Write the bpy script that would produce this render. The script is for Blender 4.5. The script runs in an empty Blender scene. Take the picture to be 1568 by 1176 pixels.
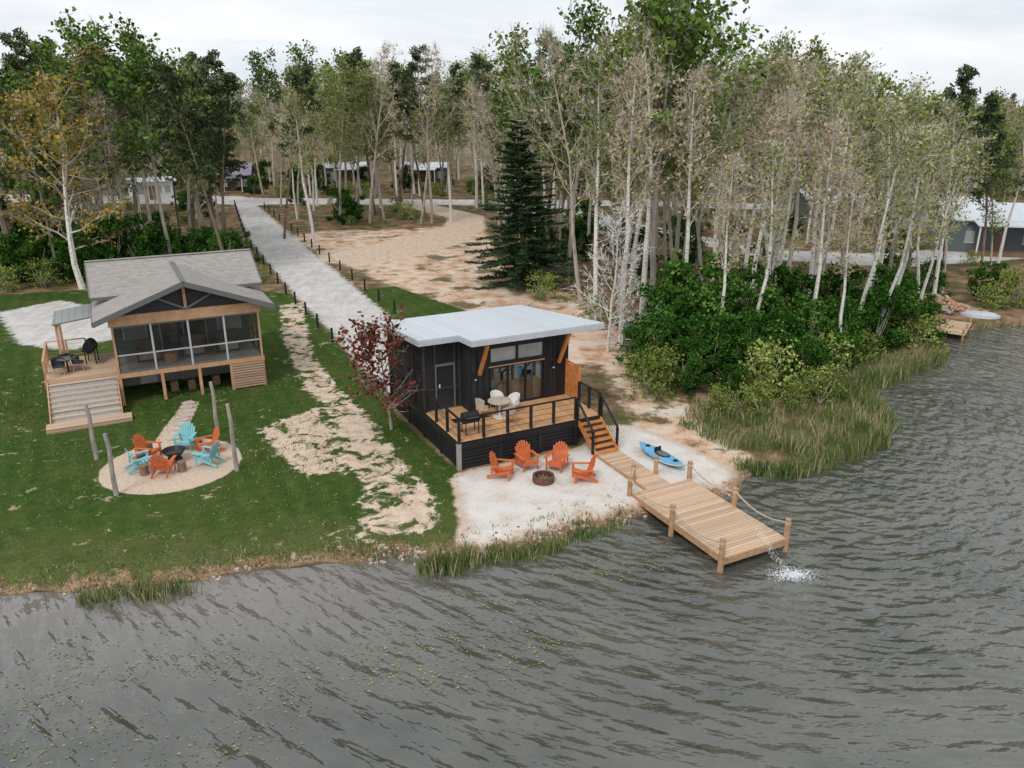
import bpy, math, random
import numpy as np
from mathutils import Vector, Matrix, noise as mn

C=bpy.context; S=C.scene
R=math.radians
YAW=R(27)

# ------------------------------------------------------------------ materials
def newmat(name):
    m=bpy.data.materials.new(name); m.use_nodes=True
    nt=m.node_tree; nt.nodes.clear()
    return m,nt,nt.nodes,nt.links
class NT:
    """tiny node helper"""
    def __init__(s,nt): s.nt=nt;s.n=nt.nodes;s.l=nt.links
    def node(s,t,**kw):
        n=s.n.new(t)
        for k,v in kw.items(): setattr(n,k,v)
        return n
    def link(s,a,b): s.l.new(a,b)
    def setin(s,sock,v):
        if hasattr(v,'is_linked') or isinstance(v,bpy.types.NodeSocket): s.l.new(v,sock)
        else: sock.default_value=v
    def math(s,op,a,b=0.0,c=0.0,clamp=False):
        n=s.node('ShaderNodeMath',operation=op,use_clamp=clamp)
        s.setin(n.inputs[0],a); s.setin(n.inputs[1],b); s.setin(n.inputs[2],c)
        return n.outputs[0]
    def noise(s,vec,scale,detail=4,rough=.55,dist=0):
        n=s.node('ShaderNodeTexNoise'); n.inputs['Scale'].default_value=scale
        n.inputs['Detail'].default_value=detail; n.inputs['Roughness'].default_value=rough
        n.inputs['Distortion'].default_value=dist
        if vec is not None: s.l.new(vec,n.inputs['Vector'])
        return n.outputs['Fac']
    def mix(s,f,a,b):
        n=s.node('ShaderNodeMix',data_type='RGBA')
        s.setin(n.inputs[0],f)
        s.setin(n.inputs[6],a if not isinstance(a,tuple) else (*a[:3],1))
        s.setin(n.inputs[7],b if not isinstance(b,tuple) else (*b[:3],1))
        return n.outputs[2]
    def ramp(s,f,stops):
        n=s.node('ShaderNodeValToRGB'); cr=n.color_ramp
        while len(cr.elements)<len(stops): cr.elements.new(.5)
        for e,(p,c) in zip(cr.elements,stops):
            e.position=p; e.color=(*c,1) if isinstance(c,tuple) else (c,c,c,1)
        s.setin(n.inputs[0],f); return n.outputs[0]
    def sstep(s,x,a,b):
        n=s.node('ShaderNodeMapRange',interpolation_type='SMOOTHSTEP')
        s.setin(n.inputs[0],x); n.inputs[1].default_value=a; n.inputs[2].default_value=b
        return n.outputs[0]
    def out(s,sh):
        o=s.node('ShaderNodeOutputMaterial'); s.l.new(sh,o.inputs['Surface'])
    def bsdf(s,col,rough=.8,spec=.3,normal=None,metal=0):
        b=s.node('ShaderNodeBsdfPrincipled')
        s.setin(b.inputs['Base Color'],col if not isinstance(col,tuple) else (*col[:3],1))
        s.setin(b.inputs['Roughness'],rough); b.inputs['Specular IOR Level'].default_value=spec
        b.inputs['Metallic'].default_value=metal
        if normal is not None: s.l.new(normal,b.inputs['Normal'])
        return b.outputs[0]
    def bump(s,h,strength=.5,dist=.05):
        b=s.node('ShaderNodeBump'); b.inputs['Strength'].default_value=strength; b.inputs['Distance'].default_value=dist
        s.l.new(h,b.inputs['Height']); return b.outputs[0]
    def obj(s): return s.node('ShaderNodeTexCoord').outputs['Object']
    def mapv(s,v,scale=(1,1,1),rot=(0,0,0)):
        m=s.node('ShaderNodeMapping'); m.inputs['Scale'].default_value=scale; m.inputs['Rotation'].default_value=rot
        s.l.new(v,m.inputs['Vector']); return m.outputs[0]

def simple(name,col,rough=.7,var=.18,scale=6,spec=.3,metal=0,stretch=(1,1,1),bump=0.0):
    m,nt,_,_=newmat(name); h=NT(nt); v=h.mapv(h.obj(),stretch)
    n=h.noise(v,scale,5,.6)
    n2=h.noise(h.obj(),.9,3,.5)
    k=h.math('MULTIPLY_ADD',n,.65,h.math('MULTIPLY',n2,.35))
    lo=tuple(c*(1-var*1.6) for c in col); hi=tuple(min(1,c*(1+var*1.3)) for c in col)
    c=h.ramp(k,[(.3,lo),(.7,hi)])
    nm=h.bump(n,bump,.02) if bump else None
    h.out(h.bsdf(c,rough,spec,nm,metal)); return m

def boards(name,col,pitch=.14,axis=0,rough=.7,var=.25,gap=.25,gapw=.06):
    """boards repeated across `axis` (object space), each board its own tint, dark joint"""
    m,nt,_,_=newmat(name); h=NT(nt); o=h.obj()
    sp=h.node('ShaderNodeSeparateXYZ'); h.link(o,sp.inputs[0])
    t=h.math('DIVIDE',sp.outputs[axis],pitch)
    fl=h.math('FLOOR',t); fr=h.math('FRACT',t)
    wn=h.node('ShaderNodeTexWhiteNoise',noise_dimensions='1D'); h.link(fl,wn.inputs['W'])
    st=[14,14,14]; st[axis]=14
    for a in range(3):
        if a!=axis: st[a]=1.5
    gr=h.noise(h.mapv(o,tuple(st)),1.5,4,.6)
    k=h.math('MULTIPLY_ADD',wn.outputs['Value'],.5,h.math('MULTIPLY',gr,.5))
    c=h.ramp(k,[(.15,tuple(x*(1-var) for x in col)),(.85,tuple(min(1,x*(1+var)) for x in col))])
    g=h.math('LESS_THAN',fr,gapw)
    c=h.mix(g,c,tuple(x*gap for x in col))
    nm=h.bump(h.math('SUBTRACT',1,g),.6,.01)
    h.out(h.bsdf(c,rough,.25,nm)); return m

def leafmat(name,c1,c2,c3=None,trans=0):
    m,nt,_,_=newmat(name); h=NT(nt)
    geo=h.node('ShaderNodeNewGeometry'); oi=h.node('ShaderNodeObjectInfo')
    n=h.noise(geo.outputs['Position'],.6,2,.6)
    k=h.math('ADD',n,h.math('MULTIPLY_ADD',oi.outputs['Random'],.36,-.18))
    st=[(.3,c1),(.6,c2)]
    if c3: st.append((.74,c3))
    c=h.ramp(k,st)
    d=h.node('ShaderNodeBsdfDiffuse'); h.link(c,d.inputs[0]); h.out(d.outputs[0]); return m

def barkmat(name,c1,c2,bands=False,dk=.35):
    m,nt,_,_=newmat(name); h=NT(nt)
    o=h.obj(); oi=h.node('ShaderNodeObjectInfo')
    n=h.noise(h.mapv(o,(1,1,.25) if not bands else (1,1,3)),5,2,.65)
    c=h.ramp(n,[(.34,c1),(.48,c2)])
    c=h.mix(h.math('MULTIPLY',oi.outputs['Random'],dk),c,tuple(x*.55 for x in c2))
    d=h.node('ShaderNodeBsdfDiffuse'); h.link(c,d.inputs[0]); h.out(d.outputs[0]); return m

M={}
M['char']=boards('charcoal_siding',(.026,.027,.031),.3,0,.55,.3,.35,.08)
M['charY']=boards('charcoal_siding_side',(.026,.027,.031),.3,1,.55,.3,.35,.08)
M['black']=simple('black_metal',(.018,.018,.020),.45,.2)
M['roofw']=boards('white_metal_roof',(.60,.64,.68),.42,0,.40,.05,.86,.06)
M['fascia']=simple('pale_fascia',(.50,.53,.56),.5,.08)
M['soffit']=simple('dark_soffit',(.05,.05,.052),.7,.1)
M['deck']=boards('cedar_deck',(.60,.34,.17),.14,0,.6,.18,.35,.07)
M['decku']=boards('cedar_deck_cross',(.56,.31,.16),.14,1,.6,.16,.35,.07)
M['cedar']=simple('orange_cedar',(.62,.24,.07),.55,.25,5,stretch=(1,1,1))
M['dock']=boards('dock_planks',(.58,.41,.28),.14,1,.75,.25,.3,.09)
M['dockwood']=simple('dock_timber',(.46,.28,.16),.8,.25,5,bump=.3)
M['pine']=boards('pale_pine',(.56,.40,.28),.14,1,.75,.18,.4,.07)
M['pinez']=boards('pale_pine_lattice',(.54,.36,.25),.13,2,.75,.16,.2,.14)
M['pinebeam']=simple('pine_beam',(.58,.33,.19),.6,.18,4)
M['greydeck']=boards('grey_stair_boards',(.50,.45,.40),.15,1,.75,.12,.45,.07)
M['greytrim']=simple('grey_trim',(.15,.16,.16),.6,.1)
M['siding']=boards('green_grey_siding',(.20,.24,.20),.16,2,.7,.08,.55,.08)
M['standseam']=boards('grey_metal_roof',(.30,.31,.31),.3,0,.4,.08,.6,.07)
M['concrete']=simple('concrete',(.33,.32,.30),.9,.15,8,bump=.2)
M['rust']=simple('rusty_steel',(.13,.07,.045),.8,.4,12)
M['orange']=simple('orange_chair_plastic',(.60,.15,.05),.5,.14,6)
M['teal']=simple('turquoise_chair_plastic',(.22,.53,.57),.5,.1,6)
M['white']=simple('white_paint',(.74,.74,.72),.5,.06)
M['rope']=simple('rope',(.50,.42,.31),.9,.2,30)
M['post']=simple('weathered_post',(.36,.32,.28),.9,.35,7,stretch=(1,1,.3),bump=.4)
M['stump']=simple('stump_wood',(.24,.15,.10),.9,.3,9)
M['kayak']=simple('blue_kayak',(.14,.40,.62),.35,.12,2)
M['stone']=simple('flagstone',(.52,.44,.37),.9,.2,6,bump=.3)
M['curtain']=simple('curtain',(.50,.42,.33),.9,.2,3)
M['frost']=simple('frosted_window',(.42,.44,.42),.25,.22,1.2,.6)
M['purple']=simple('dusky_roof',(.26,.22,.30),.6,.15)
M['bluegrey']=simple('bluegrey_wall',(.12,.15,.16),.7,.12)
M['brick']=simple('brick_rubble',(.50,.30,.19),.9,.45,9)
def shingle():
    m,nt,_,_=newmat('asphalt_shingles'); h=NT(nt); o=h.obj()
    b=h.node('ShaderNodeTexBrick'); b.inputs['Scale'].default_value=1
    b.inputs['Brick Width'].default_value=.3; b.inputs['Row Height'].default_value=.13
    b.inputs['Mortar Size'].default_value=.008
    b.inputs['Color1'].default_value=(.38,.35,.32,1); b.inputs['Color2'].default_value=(.26,.24,.22,1); b.inputs['Mortar'].default_value=(.14,.13,.12,1)
    h.link(o,b.inputs['Vector'])
    n=h.noise(o,2.2,6,.75)
    c=h.mix(h.math('MULTIPLY',n,.5),b.outputs[0],(.44,.41,.38))
    h.out(h.bsdf(c,.9,.1)); return m
M['shingle']=shingle()
def glass():
    m,nt,_,_=newmat('window_glass'); h=NT(nt)
    g=h.node('ShaderNodeBsdfGlossy'); g.inputs['Roughness'].default_value=.03; g.inputs[0].default_value=(.8,.85,.9,1)
    t=h.node('ShaderNodeBsdfTransparent'); t.inputs[0].default_value=(.82,.85,.84,1)
    f=h.node('ShaderNodeFresnel'); f.inputs[0].default_value=1.5
    mx=h.node('ShaderNodeMixShader'); h.link(h.math('MULTIPLY_ADD',f.outputs[0],1.0,.06),mx.inputs[0])
    h.link(t.outputs[0],mx.inputs[1]); h.link(g.outputs[0],mx.inputs[2]); h.out(mx.outputs[0]); return m
M['glass']=glass()
def mesh_screen(nm,op,c):
    m,nt,_,_=newmat(nm); h=NT(nt)
    d=h.node('ShaderNodeBsdfDiffuse'); d.inputs[0].default_value=(*c,1)
    t=h.node('ShaderNodeBsdfTransparent'); t.inputs[0].default_value=(.95,.95,.95,1)
    mx=h.node('ShaderNodeMixShader'); mx.inputs[0].default_value=op
    h.link(t.outputs[0],mx.inputs[1]); h.link(d.outputs[0],mx.inputs[2]); h.out(mx.outputs[0]); return m
M['mesh']=mesh_screen('insect_screen_dark',.5,(.05,.052,.055))
M['mesh2']=mesh_screen('insect_screen',.22,(.05,.05,.05))

# ------------------------------------------------------------------ mesh builder
class MB:
    def __init__(s): s.v=[];s.f=[];s.m=[];s.mats=[];s.mi={}
    def mid(s,mat):
        if mat not in s.mi: s.mi[mat]=len(s.mats); s.mats.append(mat)
        return s.mi[mat]
    def add(s,vs,fs,mat):
        b=len(s.v); s.v.extend([tuple(x) for x in vs]); k=s.mid(mat)
        for f in fs: s.f.append(tuple(b+i for i in f)); s.m.append(k)
    def box(s,x0,x1,y0,y1,z0,z1,mat):
        s.add([(x0,y0,z0),(x1,y0,z0),(x1,y1,z0),(x0,y1,z0),(x0,y0,z1),(x1,y0,z1),(x1,y1,z1),(x0,y1,z1)],
              [(0,3,2,1),(4,5,6,7),(0,1,5,4),(1,2,6,5),(2,3,7,6),(3,0,4,7)],mat)
    def beam(s,p,q,w,h,mat,up=(0,0,1)):
        p=Vector(p);q=Vector(q); d=(q-p).normalized(); up=Vector(up)
        if abs(d.dot(up))>.97: up=Vector((0,1,0)) if abs(d.y)<.9 else Vector((1,0,0))
        a=d.cross(up).normalized(); b=a.cross(d).normalized()
        vs=[]
        for e in (p,q):
            for i,j in ((-1,-1),(1,-1),(1,1),(-1,1)): vs.append(e+a*(i*w/2)+b*(j*h/2))
        s.add(vs,[(0,1,2,3),(7,6,5,4),(0,4,5,1),(1,5,6,2),(2,6,7,3),(3,7,4,0)],mat)
    def tube(s,pts,rad,n,mat,cap=False):
        vs=[];k=len(pts)
        for i,p in enumerate(pts):
            p=Vector(p)
            d=(Vector(pts[min(i+1,k-1)])-Vector(pts[max(i-1,0)])).normalized()
            a=d.cross(Vector((.31,.95,.05)) if abs(d.y)<.8 else Vector((1,0,0))).normalized(); b=d.cross(a)
            r=rad[i] if isinstance(rad,(list,tuple)) else rad
            for j in range(n):
                t=2*math.pi*j/n; vs.append(p+a*(r*math.cos(t))+b*(r*math.sin(t)))
        fs=[]
        for i in range(k-1):
            for j in range(n):
                j2=(j+1)%n; fs.append((i*n+j,i*n+j2,(i+1)*n+j2,(i+1)*n+j))
        if cap: fs.append(tuple(range(n-1,-1,-1))); fs.append(tuple((k-1)*n+j for j in range(n)))
        s.add(vs,fs,mat)
    def prism(s,poly,z0,z1,mat,matside=None):
        """poly: list (x,y) ccw; z0,z1 numbers or functions (x,y)"""
        n=len(poly); a=z0 if callable(z0) else (lambda x,y:z0); b=z1 if callable(z1) else (lambda x,y:z1)
        vs=[(x,y,a(x,y)) for x,y in poly]+[(x,y,b(x,y)) for x,y in poly]
        s.add(vs,[tuple(range(n,2*n))],mat)
        s.add(vs,[tuple(range(n-1,-1,-1))]+[(i,(i+1)%n,n+(i+1)%n,n+i) for i in range(n)],matside or mat)
    def build(s,name,parent=None,loc=(0,0,0),rz=0,smooth=False,bevel=0):
        me=bpy.data.meshes.new(name); me.from_pydata(s.v,[],s.f)
        for m in s.mats: me.materials.append(m)
        me.polygons.foreach_set('material_index',s.m)
        if smooth: me.polygons.foreach_set('use_smooth',[True]*len(s.f))
        me.update()
        o=bpy.data.objects.new(name,me); S.collection.objects.link(o)
        o.location=loc; o.rotation_euler=(0,0,rz)
        if parent: o.parent=parent
        if bevel:
            b=o.modifiers.new('bevel','BEVEL'); b.width=bevel; b.segments=2; b.limit_method='ANGLE'
        return o
def empty(name,loc=(0,0,0),rz=0):
    e=bpy.data.objects.new(name,None); S.collection.objects.link(e); e.location=loc; e.rotation_euler=(0,0,rz); e.empty_display_size=.2
    return e

# ------------------------------------------------------------------ layout (metres; camera stands at x=0,y=0)
AX,AY=-2.09,28.56         # cabin deck corner
def W(u,w,ox=AX,oy=AY): return (ox+u*math.cos(YAW)-w*math.sin(YAW), oy+u*math.sin(YAW)+w*math.cos(YAW))
shore=[(-2500,200),(-400,60),(-60,22),(-25,20.3),(-15.4,20.7),(-14.3,20.8),(-13,20.9),(-11.9,21),(-10.2,21.4),(-9.3,21.6),(-7,22.2),(-4.7,22.5),(-3.1,22.7),(-1.8,22.7),(-.3,23),(1.2,23.7),(2.6,24.6),(4.3,25.3),(6.1,26.2),(8.6,27.3),(9.2,28.4),(10.2,29.6),(11,29.3),(11.6,28.9),(13.8,30.4),(15.7,31.8),(16.8,32.9),(17.1,34.9),(17,37.1),(17.3,38.6),(19.4,39.6),(22.2,41.8),(24.6,43.6),(26.8,46.5),(26,48.2),(27.4,49.8),(30.6,50.8),(34.1,51.7),(45,53.5),(80,62),(160,95),(2500,900),(2500,3000),(-2500,3000)]
road=[(-52,130),(-40,117),(-27.4,84),(-19.9,67),(-16.6,59.5),(-12,50),(-8.6,42.4),(-6.2,37.5),(-5.4,36),(-3.5,37.5),(-4.0,41.9),(-5.8,47),(-8.7,53.5),(-13.6,64.5),(-19,76.5),(-25.6,91.5),(-34.7,112),(-42,128)]
lane=[(-95,124),(-60,118),(-20,117),(20,115),(60,105),(110,112),(110,121),(60,113),(20,122),(-20,124),(-60,128),(-95,133)]
lane2=[(24,74),(34,70),(60,78),(62,84),(34,77),(26,79),(14,100),(8,116),(3,116),(10,98)]
branch=[(-12,118),(-3.7,105),(-3.0,93),(-6.3,81),(-9.5,74.5),(-13.2,71),(-17.5,72.5),(-19,77.5),(-15,81),(-12.6,85),(-8.2,93.3),(-8,103),(-18,118)]
dirt=[(-25,88),(-21,92),(-12,93),(-4.2,98),(-2,84),(-1.5,73),(1.0,62),(4.2,60),(6.2,54),(7.5,45),(8.2,38),(9.4,32),(9.8,28.6),(6.5,27),(5,30),(5.6,34),(5,42),(-3,43),(-4,48),(-8,60),(-18,76)]
padp=[(-2.4,27.9),(-2.1,28.4),(2.8,30.7),(4.3,33.2),(5.6,33.2),(7.5,30.9),(9.0,28.4),(8.4,27.3),(6.8,26.9),(4.5,25.6),(2.6,24.8),(1.2,23.9),(-.3,23.2),(-1.9,22.9),(-1.8,24.3)]
strip=[(-16.6,56),(-14.0,47),(-12.0,41.9),(-10.2,37.6),(-8.1,34),(-7.2,30.3),(-5.6,27.3),(-5.1,23.2),(-3.8,23.2),(-2.7,24.2),(-2.9,26.3),(-4.7,29.7),(-6.6,34),(-9.1,38.5),(-11.7,44.3),(-14.0,52),(-15.3,57)]
patch=[(-11.2,32.8),(-10.2,34.2),(-9.3,35.4),(-8.4,33.5),(-7.2,31),(-6.6,28.4),(-8,28.1),(-9.4,29.7)]
lawn=[(-200,0),(-1.9,15),(-1.85,28),(-2.2,28.6),(-5.6,35),(-6.4,37.5),(-8.8,42.4),(-12.2,50),(-16.8,59.5),(-20,61),(-26,59),(-34,61),(-45,57),(-80,50),(-200,60)]
dgrass=[(-11.9,60.8),(-9.4,62.5),(-6,58),(-2.9,54),(-5,50.5),(-8,52.0)]
parkL=[(-35.6,53.6),(-33.4,57.6),(-27.0,53.6),(-24.4,47.5),(-26,44.8),(-29.8,46.2)]
def noise_arr(x,y,sc,seed=0):
    return np.array([mn.noise((a*sc+seed,b*sc,seed*.37)) for a,b in zip(x,y)])
def sdf(poly,x,y):
    """positive inside"""
    P=np.array(poly,float); n=len(P); d=np.full(x.shape,1e18); ins=np.zeros(x.shape,bool)
    for i in range(n):
        ax,ay=P[i]; bx,by=P[(i+1)%n]; ex,ey=bx-ax,by-ay; wx,wy=x-ax,y-ay
        t=np.clip((wx*ex+wy*ey)/(ex*ex+ey*ey),0,1)
        d=np.minimum(d,(wx-ex*t)**2+(wy-ey*t)**2)
        c=((ay<=y)&(by>y))|((by<=y)&(ay>y))
        with np.errstate(divide='ignore',invalid='ignore'):
            xi=ax+(y-ay)/(by-ay if by!=ay else 1e-9)*ex
        ins^=c&(x<xi)
    d=np.sqrt(d); return np.where(ins,d,-d)
def sd1(poly,x,y): return float(sdf(poly,np.array([float(x)]),np.array([float(y)]))[0])

# ------------------------------------------------------------------ ground
def axis(a,b,st,far,gr=1.13):
    mid=list(np.arange(a,b+1e-6,st)); lo=[];hi=[]
    s=st;x=a
    while x>-far: s*=gr; x-=s; lo.append(x)
    s=st;x=b
    while x<far: s*=gr; x+=s; hi.append(x)
    return np.array(lo[::-1]+mid+hi)
gx=axis(-38,36,.25,2600); gy=axis(17,66,.25,2600,1.06)
gy=gy[(gy>-60)]
X,Y=np.meshgrid(gx,gy); xf=X.ravel(); yf=Y.ravel()
n1=noise_arr(xf,yf,.9,3.1); n2=noise_arr(xf,yf,.22,7.7); n3=noise_arr(xf,yf,3.1,1.3)
dl=sdf(shore,xf,yf)+n1*.26+n3*.14
def sm(t): t=np.clip(t,0,1); return t*t*(3-2*t)
zz=np.where(dl<0,-1.3*sm(-dl/3.0)-.02,0)+np.where(dl>0,.38*sm(dl/.6),0)
zz+=np.where(dl>1,(n2*.05+n3*.012)*np.clip(dl-1,0,1),0)
zz+=np.clip(-n3,0,1)*.05*(np.abs(dl)<1)
nx,ny=len(gx),len(gy)
me=bpy.data.meshes.new('ground')
me.vertices.add(nx*ny); me.vertices.foreach_set('co',np.stack([xf,yf,zz],1).ravel())
ii=np.arange((nx-1)*(ny-1)); r_=ii//(nx-1); c_=ii%(nx-1); b0=r_*nx+c_
q=np.stack([b0,b0+1,b0+1+nx,b0+nx],1).ravel()
me.loops.add(len(q)); me.loops.foreach_set('vertex_index',q)
me.polygons.add(len(ii)); me.polygons.foreach_set('loop_start',np.arange(len(ii))*4); me.polygons.foreach_set('loop_total',np.full(len(ii),4))
me.polygons.foreach_set('use_smooth',np.ones(len(ii),bool))
me.update(); me.validate()
CIR=(-13.65,29.1)
circ=2.65-np.hypot(xf-CIR[0],yf-CIR[1])
walkw=sdf([(-15.9,36.0),(-15.2,36.3),(-14.2,31.5),(-15.3,31.2)],xf,yf)
under=sdf([W(-.4,-.4,-18.57,35.7),W(6.9,-.2,-18.57,35.7),W(6.9,4,-18.57,35.7),W(-.4,4,-18.57,35.7)],xf,yf)
attrs={'d_land':dl,'d_road':np.maximum(np.maximum(sdf(road,xf,yf),sdf(lane,xf,yf)),np.maximum(sdf(lane2,xf,yf),sdf(parkL,xf,yf))),
 'd_pad':sdf(padp,xf,yf),'d_dirt':np.maximum(sdf(dirt,xf,yf),np.maximum(under,-9)),'d_branch':sdf(branch,xf,yf),
 'd_strip':np.maximum(sdf(strip,xf,yf),sdf(patch,xf,yf)),'d_lawn':np.maximum(sdf(lawn,xf,yf),sdf(dgrass,xf,yf)),
 'd_circ':np.maximum(circ,walkw)}
for k,a in attrs.items():
    at=me.attributes.new(k,'FLOAT','POINT'); at.data.foreach_set('value',np.clip(a,-4,4).astype(np.float32))
gm,nt,_,_=newmat('ground_mat'); h=NT(nt); o=h.obj()
def A(n): 
    a=h.node('ShaderNodeAttribute',attribute_name=n); return a.outputs['Fac']
nf=h.noise(o,2.2,5,.65); nff=h.noise(o,14,4,.7); nl=h.noise(o,.28,3,.55); nm_=h.noise(o,.9,4,.6)
def mask(n,amp=.5,soft=.12,off=0,nz=None):
    v=h.math('MULTIPLY_ADD',h.math('SUBTRACT',nz or nf,.5),amp,A(n))
    return h.sstep(h.math('ADD',v,off),-soft,soft)
forest=h.ramp(nm_,[(.3,(.05,.065,.022)),(.45,(.15,.11,.06)),(.58,(.32,.20,.125)),(.72,(.46,.30,.20))])
forest=h.mix(h.math('MULTIPLY',nff,.4),forest,(.14,.10,.065))
fg=h.sstep(h.noise(o,.17,3,.6),.5,.6)
forest=h.mix(h.math('MULTIPLY',fg,.7),forest,h.ramp(nff,[(.35,(.04,.07,.017)),(.65,(.10,.13,.04))]))
stripes=h.node('ShaderNodeTexWave'); stripes.inputs['Scale'].default_value=.35; stripes.inputs['Distortion'].default_value=.6
h.link(h.mapv(o,(1,1,1),(0,0,R(-28))),stripes.inputs['Vector'])
lawnc=h.ramp(h.math('MULTIPLY_ADD',nf,.45,h.math('MULTIPLY',nff,.55)),[(.34,(.022,.046,.008)),(.5,(.048,.090,.016)),(.66,(.100,.142,.034))])
lawnc=h.mix(h.math('MULTIPLY',stripes.outputs['Fac'],.40),lawnc,(.024,.056,.010))
lawnc=h.mix(h.math('MULTIPLY',h.sstep(nl,.42,.62),.35),lawnc,(.095,.108,.030))
dry=h.sstep(h.math('MULTIPLY_ADD',h.math('SUBTRACT',nm_,.5),6.0,A('d_land')),3.6,.0)
lawnc=h.mix(h.math('MULTIPLY',dry,.42),lawnc,h.ramp(nff,[(.38,(.075,.095,.025)),(.65,(.24,.20,.10))]))
sp_=h.sstep(h.noise(o,1.4,6,.72,.6),.61,.67)
lawnc=h.mix(h.math('MULTIPLY',sp_,.8),lawnc,(.50,.40,.29))
dirtc=h.ramp(nm_,[(.30,(.36,.21,.125)),(.42,(.58,.37,.24)),(.53,(.68,.51,.38)),(.66,(.70,.63,.55))])
dirtc=h.mix(h.math('MULTIPLY',h.sstep(nff,.45,.7),.28),dirtc,(.36,.25,.17))
dg=h.sstep(h.noise(o,.33,5,.68),.53,.61)
dirtc=h.mix(h.math('MULTIPLY',dg,.85),dirtc,h.ramp(nff,[(.4,(.045,.065,.018)),(.7,(.17,.14,.075))]))
grav=h.ramp(h.math('MULTIPLY_ADD',nff,.6,h.math('MULTIPLY',nm_,.4)),[(.34,(.40,.375,.345)),(.5,(.61,.59,.57)),(.66,(.71,.70,.68))])
wv=h.noise(h.mapv(o,(1.3,.22,1),(0,0,R(22))),1.6,4,.65)
grav=h.mix(h.math('MULTIPLY',h.sstep(wv,.45,.65),.5),grav,(.44,.38,.32))
sandc=h.ramp(h.math('MULTIPLY_ADD',nff,.5,h.math('MULTIPLY',nf,.5)),[(.34,(.40,.26,.17)),(.5,(.64,.49,.37)),(.64,(.71,.64,.56))])
padc=h.ramp(h.math('MULTIPLY_ADD',nff,.4,h.math('MULTIPLY',nm_,.6)),[(.33,(.46,.37,.29)),(.46,(.63,.58,.52)),(.62,(.71,.69,.66))])
circc=h.ramp(nff,[(.35,(.48,.35,.25)),(.6,(.66,.54,.43))])
col=h.mix(mask('d_dirt',2.2,.35),forest,dirtc)
col=h.mix(mask('d_lawn',.7,.12),col,lawnc)
col=h.mix(mask('d_branch',1.4,.3),col,sandc)
col=h.mix(mask('d_road',1.6,.25),col,grav)
st=h.math('MULTIPLY',mask('d_strip',2.0,.15),h.sstep(h.noise(o,1.0,6,.7,.5),.42,.50))
col=h.mix(st,col,sandc)
pe=mask('d_pad',.5,.10)
padedge=h.sstep(h.math('MULTIPLY_ADD',h.math('SUBTRACT',nf,.5),1.2,A('d_pad')),.55,.05)
padc=h.mix(h.math('MULTIPLY',padedge,.6),padc,(.52,.34,.22))
col=h.mix(pe,col,padc)
col=h.mix(mask('d_circ',.22,.05),col,circc)
sh=h.math('ADD',A('d_land'),h.math('MULTIPLY',h.math('SUBTRACT',nf,.5),1.3))
band=h.sstep(sh,.46,.18)
shc=h.ramp(nff,[(.35,(.10,.07,.04)),(.52,(.32,.20,.125)),(.68,(.55,.39,.28))])
col=h.mix(h.math('MULTIPLY',band,.85),col,shc)
wet=h.sstep(A('d_land'),.10,-.05)
col=h.mix(wet,col,h.ramp(nm_,[(.4,(.055,.048,.034)),(.6,(.12,.10,.07))]))
hh=h.math('MULTIPLY_ADD',nff,.5,nf)
h.out(h.bsdf(col,.95,.08,h.bump(hh,.8,.07)))
me.materials.append(gm)
g=bpy.data.objects.new('ground',me); S.collection.objects.link(g)

# ------------------------------------------------------------------ water
wm,nt,_,_=newmat('lake_water'); h=NT(nt); o=h.obj()
sp=h.node('ShaderNodeSeparateXYZ'); h.link(o,sp.inputs[0])
dx=h.math('SUBTRACT',sp.outputs[0],11); dy=h.math('SUBTRACT',sp.outputs[1],37)
rr=h.math('SQRT',h.math('ADD',h.math('MULTIPLY',dx,dx),h.math('MULTIPLY',dy,dy)))
th=h.math('ARCTAN2',dx,h.math('MULTIPLY',dy,-1))
cb=h.node('ShaderNodeCombineXYZ'); h.link(h.math('MULTIPLY',rr,2.1),cb.inputs[0]); h.link(h.math('MULTIPLY',th,15),cb.inputs[1])
w1=h.noise(cb.outputs[0],1.0,1,.4,.0)
cb2=h.node('ShaderNodeCombineXYZ'); h.link(h.math('MULTIPLY_ADD',th,6.0,h.math('MULTIPLY',rr,4.2)),cb2.inputs[0]); h.link(h.math('MULTIPLY',th,38),cb2.inputs[1])
w2=h.noise(cb2.outputs[0],1.0,2,.5,.0)
w3=h.noise(o,.13,3,.5)
amp=h.math('MULTIPLY_ADD',w3,1.3,.3)
hgt=h.math('MULTIPLY',h.math('MULTIPLY_ADD',w2,.34,w1),amp)
nrm=h.bump(hgt,1.0,.30)
nz=h.noise(o,.3,4,.6)
colw=h.ramp(nz,[(.35,(.062,.067,.054)),(.65,(.112,.112,.092))])
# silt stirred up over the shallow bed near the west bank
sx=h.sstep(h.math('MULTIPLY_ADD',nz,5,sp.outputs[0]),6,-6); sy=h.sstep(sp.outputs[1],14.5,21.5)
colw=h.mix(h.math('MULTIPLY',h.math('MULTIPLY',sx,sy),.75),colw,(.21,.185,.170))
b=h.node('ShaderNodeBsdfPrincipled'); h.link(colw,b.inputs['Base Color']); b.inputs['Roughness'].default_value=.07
b.inputs['IOR'].default_value=1.6; b.inputs['Specular IOR Level'].default_value=.85; h.link(nrm,b.inputs['Normal'])
h.out(b.outputs[0])
mb=MB(); mb.add([(-2600,-300,0),(2600,-300,0),(2600,2600,0),(-2600,2600,0)],[(0,1,2,3)],wm); mb.build('lake_water')

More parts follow.
